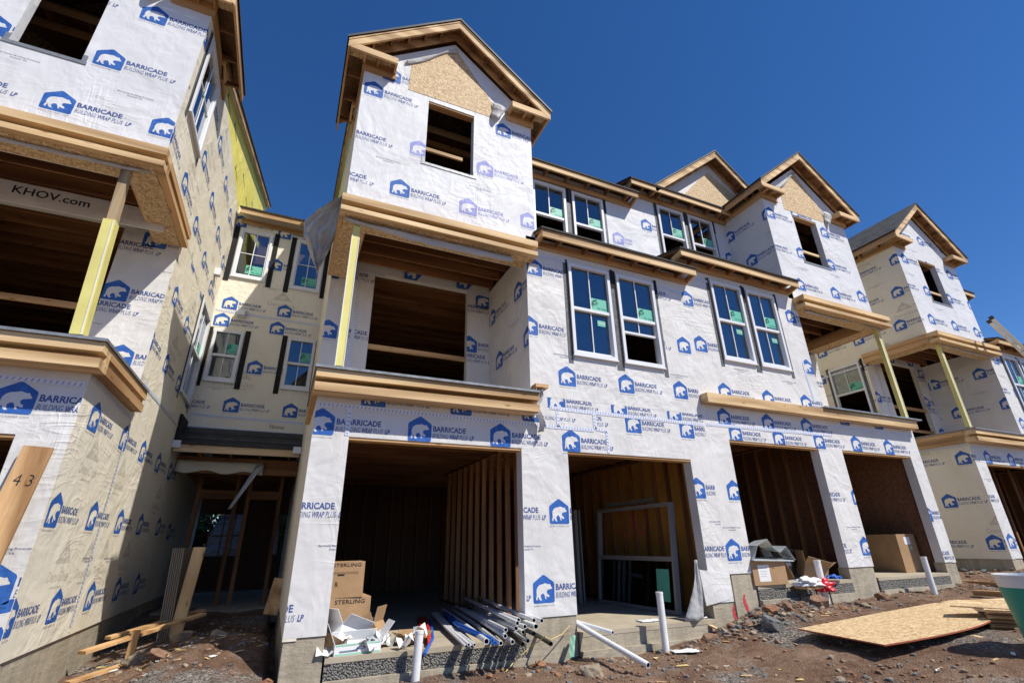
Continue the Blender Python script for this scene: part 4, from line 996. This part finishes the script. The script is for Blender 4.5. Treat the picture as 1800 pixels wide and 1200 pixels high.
# ------------------------------------------------------------------ vent pipes standing in the ground
for x, y, z0, z1, lean, r, lb in ((1.76, 6.78, -1.9, -.972, .03, .050, 'nearest upright white pipe before the first garage, shadow on slab'),
                         (5.53, 6.73, -1.7, -.722, .0, .052, 'upright white pipe in front of the second garage slab'),
                         (9.33, 6.74, -1.5, -.372, .0, .058, 'upright white pipe beside the red bag'),
                         (12.43, 6.57, -1.4, -.384, .0, .055, 'upright white pipe in front of the large carton')):
    mb = MB(); mb.tube([(x, y, z0), (x+lean*.3, y, (z0+z1)/2), (x+lean, y, z1)], r, 'pvc', 20, bore='pvc')
    mb.tube([(x+lean, y, z1-.03), (x+lean, y, z1+.004)], r*1.06, 'pvc', 20)
    solo(mb, 'standpipe', lb, 'pipe', 'upright white vent pipes', smooth=False)

# ------------------------------------------------------------------ loose pipes on the first garage slab
ends = [(2.936, -.921), (3.003, -.902), (3.032, -.964), (3.187, -.91), (3.261, -.997), (2.956, -.99), (2.786, -1.055), (2.822, -1.00), (3.09, -1.05), (3.147, -1.15), (2.506, -1.08), (2.87, -1.12), (2.73, -1.13), (3.33, -.93)]
words = ['topmost', 'upper', 'high middle', 'outer right', 'far right protruding', 'inner', 'middle left', 'centre', 'lower right', 'lowest protruding', 'leftmost thick', 'lower middle', 'bottom left', 'hindmost']
for i, (x, z) in enumerate(ends):
    r = .027 if i not in (4, 10) else .034; yf = 6.45+RS.uniform(-.12, .12); mb = MB()
    zb = max(-1.2+r+.002, z-.20*(i % 3+1)/3)
    mb.tube([(x, yf, z), (x+.35, yf+2.0, (z+zb)/2), (x+.72+RS.uniform(-.08, .08), yf+4.0, zb)], r, 'pvc', 16, bore='hole')
    solo(mb, 'loose_pipe', '%s white pipe in the bundle sticking out of the first garage' % words[i], 'pipe', 'loose pipes in the first garage')
for i, (x, z, xe, lb) in enumerate(((3.42, -1.19, 3.9, 'longer black pipe below the white bundle'), (3.18, -1.06, 3.7, 'short black pipe between the white pipes'), (3.02, -1.16, 3.6, 'black pipe under the bundle in shadow'))):
    mb = MB(); mb.tube([(x, 6.40, z), (xe, 9.2, -1.13)], .028, 'pvc_black', 14, bore='hole'); solo(mb, 'loose_pipe', lb, 'pipe', 'loose pipes in the first garage')
for i in range(7):
    mb = MB(); a = i*.9; x = 2.60+.035*math.cos(a)+.01*i; z = -1.10+.035*math.sin(a)
    mb.tube([(x, 6.42, z), (x-.05, 6.9, z+.02), (x-.06, 7.5, z+.03), (x+.1, 8.4, -1.1), (x+.5, 10.0, -1.15)], .013, 'blue_pex', 8)
    solo(mb, 'water_tube', 'thin blue tube bundled between the white pipes', 'tube', 'blue tubes among the white pipes')
for i in range(4):
    mb = MB(); x = 2.30+.03*i; mb.tube([(x, 6.50-.02*i, -1.14+.02*(i % 2)), (x+.2, 8.0, -1.13), (x+.5, 9.8, -1.14)], .018, 'pvc', 10, bore='hole')
    solo(mb, 'thin_pipe', 'thin pale pipe left of the white bundle', 'pipe', 'thin pale pipes beside the bundle')
for i in range(9):
    mb = MB(); x = 1.85+.035*(i % 5)+.015*(i//5); z = -1.17+.03*(i//5)
    mb.tube([(x, 7.0+.11*(i % 4), z), (x+.22, 7.8, z+.02), (x+.65, 9.6, -1.17)], .017, 'red_pex', 8)
    solo(mb, 'water_tube', 'red tube in the bundle lying on the first garage slab', 'tube', 'red tubes on the slab')
mb = MB(); mb.tube([(1.86, 6.75, -1.22), (1.97, 6.98, -1.17), (2.14, 7.4, -1.165), (2.3, 8.0, -1.165), (2.6, 9.2, -1.17)], .020, 'blue_pex', 12); solo(mb, 'water_tube', 'single light blue tube curving off the slab beside the red ones', 'tube')
mb = MB(); mb.tube([(4.40, 5.72, -1.40), (4.31, 6.4, -1.25), (4.20, 7.15, -1.07)], .036, 'pvc', 16, bore='hole'); solo(mb, 'long_pipe', 'long white pipe sloping from the pillar down to the dirt', 'pipe', 'pipes beside the pillar')
mb = MB(); mb.tube([(4.42, 6.45, -1.145), (4.30, 6.9, -1.10), (4.2, 7.2, -1.06)], .027, 'pvc', 16, bore='hole'); solo(mb, 'long_pipe', 'shorter white pipe on the second garage slab edge', 'pipe', 'pipes beside the pillar')
mb = MB(); mb.tube([(2.85, 6.55, gh(2.85, 6.55)+.01), (3.0, 6.65, -1.40), (3.21, 6.62, -1.25), (3.34, 6.40, -1.10), (3.5, 6.55, -1.17), (3.7, 6.8, -1.20), (3.87, 6.9, -1.18), (4.02, 6.93, -1.09)], .007, 'cord', 6); solo(mb, 'cord', 'thin yellow cord looped from the pipe bundle to the pillar', 'cord')
mb = MB(); mb.sheet([[(4.02+.03*j-.04*i, 6.93-.05*i-.02*math.sin(j*2), -1.22-.055*i+.01*math.sin(i*3+j)) for j in range(4)] for i in range(5)], 'scrap'); solo(mb, 'plastic_scrap', 'scrap of green plastic at the foot of the pillar', 'scrap', thick=.003)

# ------------------------------------------------------------------ cartons
def panel(mb, c, ax, ay, t, k, kin=None):
    c, ax, ay = Vector(c), Vector(ax), Vector(ay); n_ = ax.cross(ay).normalized()*t
    mb.hexa([c, c+ax, c+ax+ay, c+ay, c+n_, c+ax+n_, c+ax+ay+n_, c+ay+n_], k)
def carton(name, c, w_, d_, h_, yaw, label, k='card', open_=None, writing=(), group='cardboard boxes', tilt=0, marks=True):
    """box with real walls; open_: list of 4 flap angles (deg from upright outward) or None for closed"""
    root = thing(name, c, label, 'box', group); Rm = Matrix.Rotation(yaw, 4, 'Z') @ Matrix.Rotation(tilt, 4, 'Y'); T = Matrix.Translation(c) @ Rm
    t = .006; mb = MB(); W, D = w_/2, d_/2
    mb.box(-W, W, -D, D, 0, t, k); mb.box(-W, W, -D, -D+t, t, h_, k); mb.box(-W, W, D-t, D, t, h_, k); mb.box(-W, -W+t, -D+t, D-t, t, h_, k); mb.box(W-t, W, -D+t, D-t, t, h_, k)
    if open_ is None:
        mb.box(-W, W, -D, -.002, h_, h_+t, k); mb.box(-W, W, .002, D, h_, h_+t, k)
    def fin(mb, nm, par):
        mb.v = [tuple(T @ Vector(v)) for v in mb.v]; return mb.build(nm, par)
    body = fin(mb, 'body', root)
    if open_:
        for (a, hx, side) in zip(open_, (D, D, W, W), 'FBLR'):
            if a is None: continue
            f_ = MB(); ca, sa = math.cos(R(a)), math.sin(R(a)); l = hx*.9
            if side == 'F': panel(f_, (-W, -D, h_), (2*W, 0, 0), (0, -sa*l, ca*l), t, k)
            if side == 'B': panel(f_, (-W, D, h_), (2*W, 0, 0), (0, sa*l, ca*l), t, k)
            if side == 'L': panel(f_, (-W, -D, h_), (0, 2*D, 0), (-sa*l, 0, ca*l), t, k)
            if side == 'R': panel(f_, (W, -D, h_), (0, 2*D, 0), (sa*l, 0, ca*l), t, k)
            fin(f_, 'flap', root)
    if writing:
        f_ = MB()
        for (txt, x0, x1, z0, hh, kk) in writing:
            if txt == '#': f_.box(x0, x1, -D-.0015, -D-.0005, z0, z0+hh, kk)
            else:
                for tt in fit_text(txt, x0, x1, z0, hh, .005): f_.poly([(x, -D-.003, z) for x, z in tt], kk)
        fin(f_, 'print', body)
    return root
carton('carton', (.90, 7.85, -1.2), .78, .55, .57, .04, 'lower brown carton of the stack in the first garage', writing=[('STERLING', -.08, .31, .50, .05, 'ink_black'), ('#', -.12, .36, .22, .02, 'card_dark'), ('#', -.30, .36, .26, .006, 'card_dark')])
carton('carton', (.86, 7.83, -.622), .64, .52, .43, .0, 'upper brown carton marked R on the stack in the first garage', writing=[('STERLING', -.10, .27, .375, .042, 'ink_black'), ('#', -.30, .24, .285, .028, 'card_dark'), ('#', -.03, .06, .262, .022, 'ink_black'), ('R', -.05, -.01, .13, .06, 'ink_black')])
carton('carton', (1.09, 7.16, -1.198), .56, .26, .12, .10, 'white open box with green stripe on the slab edge', 'white', [None, -22, 25, 38], [('#', -.27, .27, .004, .018, 'green_print'), ('#', -.27, .27, .098, .018, 'green_print'), ('#', -.22, .0, .032, .02, 'ink_grey'), ('O', -.02, .09, .05, .035, 'ink_text'), ('#', .17, .23, .05, .045, 'white')])
carton('carton', (.92, 7.42, -1.196), .42, .34, .26, .55, 'white torn box full of scraps beside the corner pillar', 'white', [40, -10, 50, 15], tilt=.35)
carton('carton', (1.36, 7.58, -1.19), .40, .30, .20, -.6, 'tilted brown box behind the white open box', 'card', [-15, None, 20, 45], tilt=-.55)
carton('carton', (1.86, 7.42, -1.198), .30, .22, .05, .4, 'flattened brown box right of the white open box', 'card', [70, 10, 60, 40], tilt=.1)
carton('carton', (.74, 7.22, -1.196), .26, .22, .16, -.3, 'small crushed carton against the corner pillar', 'card', [30, 60, 40, 10], tilt=.5)
mb = MB()
for i in range(11):
    G = []; cx_, cy_ = .62+.12*i, 7.12+.11*(i % 4)
    for a in range(4): G.append([(cx_+.06*b_+RS.uniform(-.02, .02), cy_-.05*a, -1.15+.03*i % .1+RS.uniform(-.03, .05)+.05*math.sin(a+b_*1.4+i)) for b_ in range(4)])
    mb.sheet(G, 'white' if i % 2 == 0 else 'steel')
tag(mb.build('paper_scraps', thick=.002), 'crumpled paper and foil scraps among the boxes by the corner pillar', 'litter', kind='stuff')
carton('carton', (8.30, 7.18, -.752), .80, .46, .40, -.06, 'brown carton with white label under the sheet metal on the third slab', 'card', [None, 120, None, 150], [('#', -.27, .0, .06, .27, 'white'), ('#', -.23, -.05, .27, .012, 'ink_grey'), ('#', -.23, -.06, .22, .006, 'ink_grey'), ('#', -.23, -.08, .18, .006, 'ink_grey'), ('#', -.23, -.10, .14, .006, 'ink_grey'), ('#', .06, .13, .26, .03, 'card_dark')])
carton('carton', (13.72, 8.05, -.753), .62, 1.15, .82, -.08, 'very large brown carton standing in the last garage', 'card', None, [('#', -.08, .12, .60, .16, 'white'), ('#', .06, .13, .48, .08, 'green_print')])
carton('carton', (9.55, 7.75, -.752), .42, .36, .42, .3, 'dark printed carton deep behind the red bag', 'dark', [35, 20, None, 30], [('008', -.14, .12, .25, .07, 'ink_grey')])
carton('carton', (10.1, 7.5, -.752), .45, .36, .28, -.5, 'brown carton lying near the third garage jamb', 'card', [50, None, 20, 40], tilt=.3)
# sheet metal duct piece on the carton
mb = MB(); pr = [(-.45, .0), (-.30, .24), (-.02, .35), (.10, .20), (.26, .12), (.44, .22), (.62, -.02)]
for i in range(len(pr)-1):
    (a, z1), (b_, z2) = pr[i], pr[i+1]
    mb.hexa([(8.32+a, 6.88, -.335+z1-.004), (8.32+b_, 6.88, -.335+z2-.004), (8.55+b_, 7.36, -.335+z2*.75+.05), (8.55+a, 7.36, -.335+z1*.75+.05), (8.32+a, 6.88, -.335+z1), (8.32+b_, 6.88, -.335+z2), (8.55+b_, 7.36, -.33+z2*.75+.055), (8.55+a, 7.36, -.33+z1*.75+.055)], 'steel')
mb.hexa([(7.87, 6.88, -.345), (8.90, 6.88, -.38), (9.15, 7.3, -.34), (8.10, 7.36, -.31), (7.87, 6.88, -.33), (8.90, 6.88, -.365), (9.15, 7.3, -.325), (8.10, 7.36, -.30)], 'steel')
solo(mb, 'duct_section', 'bent galvanised sheet metal duct lying on the labelled carton', 'duct')
# small metal stand with bags
st_ = thing('work_stand', (9.1, 6.75, gh(9.1, 6.75)), 'small metal stand in front of the third garage covered with bags', 'stand')
mb = MB(); mb.box(8.78, 9.40, 6.62, 6.90, -.83, -.80, 'wood_x'); mb.build('top', st_)
for x, y in ((8.80, 6.64), (9.36, 6.64), (8.82, 6.88), (9.34, 6.88)):
    mb = MB(); mb.tube([(x, y, -1.35), (x+(.03 if x < 9 else -.03), y, -.83)], .012, 'dark', 8); mb.build('leg', st_)
def lump(x, y, z, rx, ry, rz, k, seed, name, lb, cat, amp=.5):
    V, F_ = ICO[4]; mb = MB(); mb.v = []
    for v in V:
        q = 1+amp*noise.noise(v*2.2+Vector((seed, 0, 0)))+amp*.45*abs(noise.noise(v*6+Vector((0, seed, 0))))
        mb.v.append((x+v.x*rx*q, y+v.y*ry*q, max(z-rz*.5, z+v.z*rz*q)))
    mb.f = list(F_); mb.m = [mb.mi(k)]*len(F_); return solo(mb, name, lb, cat, smooth=True)
lump(9.02, 6.76, -.75, .24, .15, .08, 'white', 2.0, 'paper_bag', 'crumpled white bag heaped on the metal stand', 'bag', .8)
lump(9.30, 6.70, -.83, .17, .12, .12, 'redbag', 5.0, 'plastic_bag', 'shiny red bag hanging over the front of the stand', 'bag', .8)
lump(10.05, 6.98, -.70, .12, .08, .04, 'blue_pex', 8.0, 'glove', 'bright blue cloth scrap on the third slab edge', 'cloth', .9)

mb = MB()
for i in range(150):
    x, y = RS.uniform(2.2, 12), RS.uniform(3.4, 6.85)
    if RS.random() < .35: x, y = RS.uniform(-2, 0), RS.uniform(7.6, 10)
    z = gh(x, y)+.012; a = RS.uniform(0, 6.28); l = RS.uniform(.02, .10); w_ = RS.uniform(.006, .03); ca, sa = math.cos(a), math.sin(a)
    P = [(x+ca*p*l-sa*q*w_, y+sa*p*l+ca*q*w_, z+.01*RS.random()) for p, q in ((-1, -1), (1, -.7), (.9, 1), (-.8, .8))]
    mb.prism(P, (0, 0, -.006), RS.choice(['pale_x', 'white', 'card', 'pale_x', 'wood_x', 'cord']))
tag(mb.build('wood_chips'), 'wood chips and paper bits trodden into the dirt', 'litter', kind='stuff')
# ------------------------------------------------------------------ new windows stored in the second garage
def stored(x, y0, y1, z0, z1, mid, lb, lean=.12, film=False):
    rt = thing('stored_window', (x, (y0+y1)/2, z0), lb, 'window', 'new windows stored in the second garage'); T = Matrix.Translation((x, 0, z0)) @ Matrix.Rotation(lean, 4, 'Y')
    f = .06; mb = MB()
    for a in ((y0, y0+f, 0, z1-z0), (y1-f, y1, 0, z1-z0), (y0+f, y1-f, 0, f), (y0+f, y1-f, z1-z0-f, z1-z0), (y0+f, y1-f, mid-z0-.04, mid-z0+.04)): mb.box(-.05, .05, a[0], a[1], a[2], a[3], 'vinyl_shaded')
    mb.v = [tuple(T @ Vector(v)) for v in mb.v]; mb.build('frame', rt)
    for a, b_ in ((f, mid-z0-.04),):
        mb = MB(); mb.box(-.008, .0, y0+f, y1-f, a, b_, 'glass'); mb.v = [tuple(T @ Vector(v)) for v in mb.v]; mb.build('pane', rt)
    if film:
        mb = MB(); mb.box(-.014, -.011, y0+.2, y0+.55, .18, .72, 'film'); mb.v = [tuple(T @ Vector(v)) for v in mb.v]; mb.build('film_sticker', rt)
stored(6.66, 7.62, 10.1, -1.195, .70, -.30, 'widest new window leaning on the yellow wall of the second garage', .08, True)
for i, (x, y) in enumerate(((5.75, 10.4), (6.02, 10.25), (6.26, 10.1))):
    rt = thing('stored_window', (x, y, -1.195), ('left', 'middle', 'right')[i]+' of the three narrow white windows standing deep in the second garage', 'window', 'new windows stored in the second garage')
    mb = MB(); mb.box(x-.12, x-.05, y, y+.9, -1.195, .70, 'vinyl_shaded'); mb.box(x+.02, x+.05, y+.03, y+.9, -1.195, .70, 'vinyl_shaded'); mb.box(x-.6+.2*i, x-.12, y+.2, y+.26, -.55, -.48, 'vinyl_shaded'); mb.box(x-.6+.2*i, x-.12, y+.2, y+.26, .62, .70, 'vinyl_shaded'); mb.build('frame', rt)
mb = MB(); mb.box(6.86, 6.885, 8.2, 9.9, .74, .83, 'paleboard'); solo(mb, 'shelf_batten', 'pale horizontal batten fixed over the leaning window in the second garage', 'batten')
for cx_, cz_, rx_, rz_ in ((8.75, .45, .16, .30), (9.25, .40, .22, .28)):
    mb = MB()
    for i in range(28):
        a0, a1 = 2*math.pi*i/28, 2*math.pi*(i+1)/28
        if cx_ > 9 and i in (0, 1, 2, 26, 27): continue
        mb.beam((6.925, cx_+rx_*math.cos(a0), cz_+rz_*math.sin(a0)), (6.925, cx_+rx_*math.cos(a1), cz_+rz_*math.sin(a1)), .006, .022, 'red_paint', up=(0, 0.01, 1))
    tag(mb.build('paint_mark', bpy.data.objects['townhouse']), 'red sprayed circle on the yellow wall')
mb = MB()
for x, z0, z1, w_ in ((7.62, -1.15, -.88, .030), (7.33, -1.40, -1.02, .026)):
    P1 = []; P2 = []
    for i in range(21):
        t = i/20; z = z0+(z1-z0)*t; c = x+.018*math.sin(t*5+x)+.012*noise.noise(Vector((t*9, x, 0))); h = w_*(.55+.45*math.sin(3.1*min(1, t*1.1+.05)))*(1+.5*noise.noise(Vector((t*14, x*3, 5))))+.004
        P1.append((c-h, 7.0105, z)); P2.append((c+h*(1+.4*noise.noise(Vector((t*11, 2, x)))), 7.0105, z))
    mb = MB()
    for a, b_, c, d in zip(P1, P2, P2[1:], P1[1:]): mb.poly([a, b_, c, d], 'red_paint')
    tag(mb.build('paint_mark', bpy.data.objects['townhouse.001']), 'red spray mark on the foundation')

# ------------------------------------------------------------------ paper, planks, sheets
def paper(x, y, z, w_, d_, yaw, lb, seed):
    mb = MB(); G = []
    for i in range(6):
        G.append([(x+math.cos(yaw)*w_*(j/7-.5)-math.sin(yaw)*d_*(i/5-.5), y+math.sin(yaw)*w_*(j/7-.5)+math.cos(yaw)*d_*(i/5-.5), z+.012+.03*abs(noise.noise(Vector((i*.5, j*.4, seed))))) for j in range(8)])
    mb.sheet(G, 'white'); solo(mb, 'paper_sheet', lb, 'paper', 'loose papers', thick=.002, smooth=True)
paper(5.75, 7.35, -1.2, .36, .22, -.1, 'crumpled white paper on the second garage slab', 1)
paper(5.72, 6.55, gh(5.72, 6.55)+.01, .38, .20, -.35, 'white paper on the dirt in front of the second pipe', 5)
paper(6.60, 7.12, -1.2, .35, .12, .2, 'torn white strip at the foot of the loose wrap', 9)
paper(8.3, 4.55, gh(8.3, 4.55)+.01, .14, .12, .5, 'small white scrap in front of the big sheet', 12)
mb = MB(); mb.beam((6.58, 7.25, -1.17), (6.80, 6.80, -1.36), .09, .02, 'pale_y'); solo(mb, 'short_plank', 'short pale plank leaning off the second garage slab', 'plank')
lean_ = thing('leaning_board', (-2.60, 6.62, -1.75), 'wide board marked 43 leaning against the nearest front wall', 'board')
mb = MB(); mb.beam((-2.635, 6.60, -1.75), (-2.49, 6.93, 1.055), .255, .04, 'wood_z', up=(0, 1, 0)); mb.build('plank', lean_)
mb = MB(); dv = (Vector((-2.49, 6.93, 1.055))-Vector((-2.635, 6.60, -1.75))).normalized(); rt_ = dv.cross(Vector((0, 1, 0))).normalized(); nn = rt_.cross(dv)
o_ = Vector((-2.49, 6.93, 1.055))-dv*.42
if nn.y > 0: nn = -nn
if rt_.x < 0: rt_ = -rt_
for tt in fit_text('4 3', -.07, .09, 0, .12, -.01): mb.poly([o_+rt_*x+dv*z+nn*.0225 for x, z in tt], 'ink_black')
mb.build('pencil_mark', lean_)

def sheetgrid(P, th, k, ke, name, lb, cat, group=None):
    """P: 3x? rows of corner points, top surface; solid with coloured edge"""
    a, b_ = len(P), len(P[0]); n1, n2 = 8, 20; G = []
    A = np.array(P, float)
    for i in range(n1+1):
        u = i/n1*(a-1); i0 = min(int(u), a-2); fu = u-i0; row = []
        for j in range(n2+1):
            v_ = j/n2*(b_-1)
            # quadratic through the columns when there are three
            if b_ == 3:
                w0, w1, w2 = (1-v_)*(2-v_)/2, v_*(2-v_), v_*(v_-1)/2
                q = (A[i0]*(1-fu)+A[i0+1]*fu); p = q[0]*w0+q[1]*w1+q[2]*w2
            else:
                q = (A[i0]*(1-fu)+A[i0+1]*fu); j0 = min(int(v_), b_-2); p = q[j0]*(1-(v_-j0))+q[j0+1]*(v_-j0)
            row.append(tuple(p))
        G.append(row)
    mb = MB(); mb.sheet(G, k); mb.sheet([[(x, y, z-th) for x, y, z in r] for r in reversed(G)], k)
    def edge(L_):
        for p, q in zip(L_, L_[1:]): mb.poly([p, q, (q[0], q[1], q[2]-th), (p[0], p[1], p[2]-th)], ke)
    edge(G[0]); edge([r[-1] for r in G]); edge(list(reversed(G[-1]))); edge([r[0] for r in reversed(G)])
    return solo(mb, name, lb, cat, group)
sheetgrid([[(7.05, 4.46, -1.22), (8.10, 4.16, -1.115), (9.0, 4.18, -1.055)], [(7.22, 5.76, -1.215), (10.2, 5.57, -1.05), (11.4, 5.65, -1.06)]], .018, 'osb', 'osb_red', 'board_sheet', 'big curved sheet of strand board with red edge lying on the dirt', 'sheet', 'sheets of board on the ground')
sheetgrid([[(8.30, 3.98, -1.19), (9.3, 4.1, -1.18)], [(8.6, 4.6, -1.17), (9.6, 4.7, -1.16)]], .02, 'osb', 'card_dark', 'board_sheet', 'smaller dull board sheet under the edge of the curved sheet', 'sheet', 'sheets of board on the ground')
for (a, b_, w_, h_, lb) in (((14.9, 7.25, -.99), (14.3, 5.6, -.96), .09, .07, 'farthest dark plank lying behind the teal barrel'),
                        ((12.6, 5.95, -1.02), (12.4, 4.6, -.98), .14, .09, 'middle lumber piece lying behind the teal barrel')):
    mb = MB(); mb.beam(a, b_, w_, h_, 'wood_y'); solo(mb, 'lumber_piece', lb, 'lumber', 'lumber lying on the dirt')
sheetgrid([[(10.55, 5.38, -1.06), (11.7, 4.4, -1.0)], [(11.2, 5.75, -1.06), (12.4, 4.9, -1.0)]], .03, 'pale_y', 'osb_red', 'board_sheet', 'raised board sheet with red edge just left of the teal barrel', 'sheet', 'sheets of board on the ground')
sheetgrid([[(9.10, 4.66, -.925), (9.55, 3.35, -.925)], [(9.40, 4.80, -.925), (10.6, 3.9, -.925)]], .018, 'osb', 'osb', 'board_sheet', 'top board sheet jutting from the stack beside the teal barrel', 'sheet', 'sheets of board on the ground')
for i in range(15):
    o = .012*((i*37) % 5-2); z = -1.235+.020*i; pst = MB()
    pst.hexa([(9.02+o, 4.22+o, z), (9.62+o, 3.2+o, z), (11.0+o, 3.9, z), (10.5+o, 4.9, z), (9.02+o, 4.22+o, z+.0185), (9.62+o, 3.2+o, z+.0185), (11.0+o, 3.9, z+.0185), (10.5+o, 4.9, z+.0185)], 'wood_y' if i < 14 else 'osb')
    solo(pst, 'stacked_sheet', 'board sheet in the thick even stack behind the teal barrel', 'sheet', 'sheets in the stack behind the barrel')
for y, lb in ((3.55, 'wood bearer under the front of the sheet stack'), (4.15, 'wood bearer under the rear of the sheet stack')):
    mb = MB(); mb.box(9.3, 10.6, y, y+.1, -1.40, -1.237, 'wood_x'); solo(mb, 'stack_bearer', lb, 'lumber')
def lathe(prof, c, k, seg=40):
    mb = MB(); G = [[(c[0]+r*math.cos(2*math.pi*j/seg), c[1]+r*math.sin(2*math.pi*j/seg), c[2]+z) for j in range(seg+1)] for r, z in prof]
    mb.sheet(G, k); return mb
BC = (8.20, 3.30, -1.34)
bk = thing('barrel', BC, 'tall teal barrel with a white upper band at the right edge', 'barrel')
lathe([(0, .01), (.19, 0), (.20, .01), (.285, .775)], BC, 'teal').build('body', bk)
lathe([(.2855, .775), (.303, .885), (.312, .890), (.312, .912), (.292, .912), (.28, .78), (.19, .02), (0, .02)], BC, 'pvc').build('rim_band', bk)

# ladder against the right house
ld_ = thing('ladder', (22.2, 4.9, -.7), 'aluminium extension ladder leaning on the right end house', 'ladder')
A0, B0 = Vector((22.9, 4.6, -.8)), Vector((19.30, 6.2, 6.22)); dd = (B0-A0).normalized(); rr = Vector((.30, .18, 0))
for sg in (0, 1):
    mb = MB(); mb.beam(A0+rr*sg, B0+rr*sg, .03, .085, 'alu', up=(0, 1, 0)); rl = mb.build('rail', ld_)
    mb = MB(); mb.beam(B0+rr*sg-dd*.02, B0+rr*sg+dd*.09, .05, .11, 'dark', up=(0, 1, 0)); mb.build('end_cap', rl)
k = .3
while k < (B0-A0).length-.2:
    mb = MB(); mb.tube([A0+dd*k, A0+dd*k+rr], .018, 'alu', 8); mb.build('rung', ld_); k += .3

# boards stored at the recessed doorway
for i in range(6):
    mb = MB(); mb.hexa([(-1.52+.03*i, 10.6, -1.35), (-1.50+.03*i, 10.6, -1.35), (-1.40+.03*i, 11.8, -1.3), (-1.42+.03*i, 11.8, -1.3), (-1.60+.03*i, 10.7, .03), (-1.58+.03*i, 10.7, .03), (-1.48+.03*i, 11.9, .03), (-1.50+.03*i, 11.9, .03)], 'paleboard'); solo(mb, 'wall_board', 'pale wall board standing upright among others in the shaded courtyard doorway', 'board', 'upright wall boards in the courtyard')
mb = MB(); mb.hexa([(-1.37, 10.60, -1.35), (-1.19, 10.66, -1.35), (-1.19, 10.70, -1.35), (-1.37, 10.64, -1.35), (-1.30, 10.75, .04), (-1.12, 10.81, .04), (-1.12, 10.85, .04), (-1.30, 10.79, .04)], 'pale_z'); solo(mb, 'upright_plank', 'pale plank standing at the front of the wall boards', 'plank')
for a, b_, w_, h_, k, lb in (((-2.15, 9.3, -1.25), (-.95, 10.8, -1.02), .14, .04, 'wood_x', 'long plank propped on the shaded side of the courtyard mound'),
                       ((-2.05, 10.0, -1.18), (-1.0, 11.2, -1.0), .12, .04, 'wood_x', 'second plank crossing behind the propped one'),
                       ((-1.68, 9.75, -1.62), (-1.68, 9.80, -1.08), .10, .05, 'wood_z', 'short post holding up the propped plank'),
                       ((-2.1, 8.8, -1.5), (-1.5, 9.5, -1.42), .10, .04, 'wood_x', 'offcut lying at the foot of the sunlit wall')):
    mb = MB(); mb.beam(a, b_, w_, h_, k); solo(mb, 'plank', lb, 'plank', 'planks in the courtyard')
mb = MB(); mb.beam((.10, 11.0, -1.12), (.20, 11.4, -.55), .24, .03, 'wood_z', up=(0, 1, 0)); solo(mb, 'plank', 'board leaning at the right side of the courtyard doorway', 'plank', 'planks in the courtyard')
# small boxes on the courtyard walls
for (x0, x1, y0, y1, z0, z1, par, lb) in ((-1.76, -1.58, 13.06, 13.19, 5.56, 5.72, 'entry_house', 'white fixture box'), (-2.28, -2.16, 12.1, 12.25, 6.1, 6.28, 'townhouse.002', 'white fixture box')):
    mb = MB(); mb.box(x0, x1, y0, y1, z0, z1, 'vinyl'); mb.box(x0-.03, x1+.03, y0+.1, y1-.002, z0-.03, z1+.03, 'vinyl') if y0 > 13 else None
    tag(mb.build('fixture_box', bpy.data.objects[par]), lb)
# KHOV lettering on the porch header of the nearest house
mb = MB(); F = Frame('F', 8.9)
mb.box(-5.6, -2.4, 8.27, 8.295, 4.76, 5.12, 'wrap')
for tt in fit_text('KHOV.com', -4.32, -3.40, 4.92, .135, .012): mb.poly([(x, 8.266, z) for x, z in tt], 'ink_black')
mb.build('printed_header', bpy.data.objects['townhouse.002'])

# ------------------------------------------------------------------ trees beyond the doorway
def tree(x, y, h, r, lb, seed):
    rt = thing('broadleaf_tree', (x, y, gh(x, y)), lb, 'tree', 'trees behind the houses'); z0 = gh(x, y); rr = random.Random(seed)
    mb = MB(); mb.tube([(x, y, z0-.2), (x+.1, y, z0+h*.35), (x, y+.1, z0+h*.7)], .16, 'bark', 8, rend=.05)
    for i in range(7):
        a = rr.uniform(0, 6.28); t = rr.uniform(.3, .65); mb.tube([(x+.08, y, z0+h*t), (x+math.cos(a)*r*.7, y+math.sin(a)*r*.7, z0+h*(t+.18))], .05, 'bark', 6, rend=.015)
    mb.build('trunk', rt); mb = MB()
    for c in range(26):
        a, b_, q = rr.uniform(0, 6.28), rr.uniform(-.9, 1), rr.uniform(.3, 1); cx_, cy_, cz_ = x+math.cos(a)*r*q*.8, y+math.sin(a)*r*q*.8, z0+h*.42+b_*h*.40
        for _ in range(320):
            p = Vector((rr.gauss(0, r*.2), rr.gauss(0, r*.2), rr.gauss(0, r*.17)))+Vector((cx_, cy_, cz_)); d1 = Vector((rr.gauss(0, 1), rr.gauss(0, 1), rr.gauss(0, 1))).normalized()*.10; d2 = d1.cross(Vector((rr.gauss(0, 1), rr.gauss(0, 1), 1))).normalized()*.06
            mb.poly([p-d1, p+d2, p+d1, p-d2], 'leaf')
    mb.build('crown', rt)
tree(-3.2, 25.2, 3.6, 1.9, 'tree seen through the left rear opening behind the courtyard', 1); tree(.4, 25.6, 3.8, 2.0, 'tree seen through the right rear opening behind the courtyard', 2)
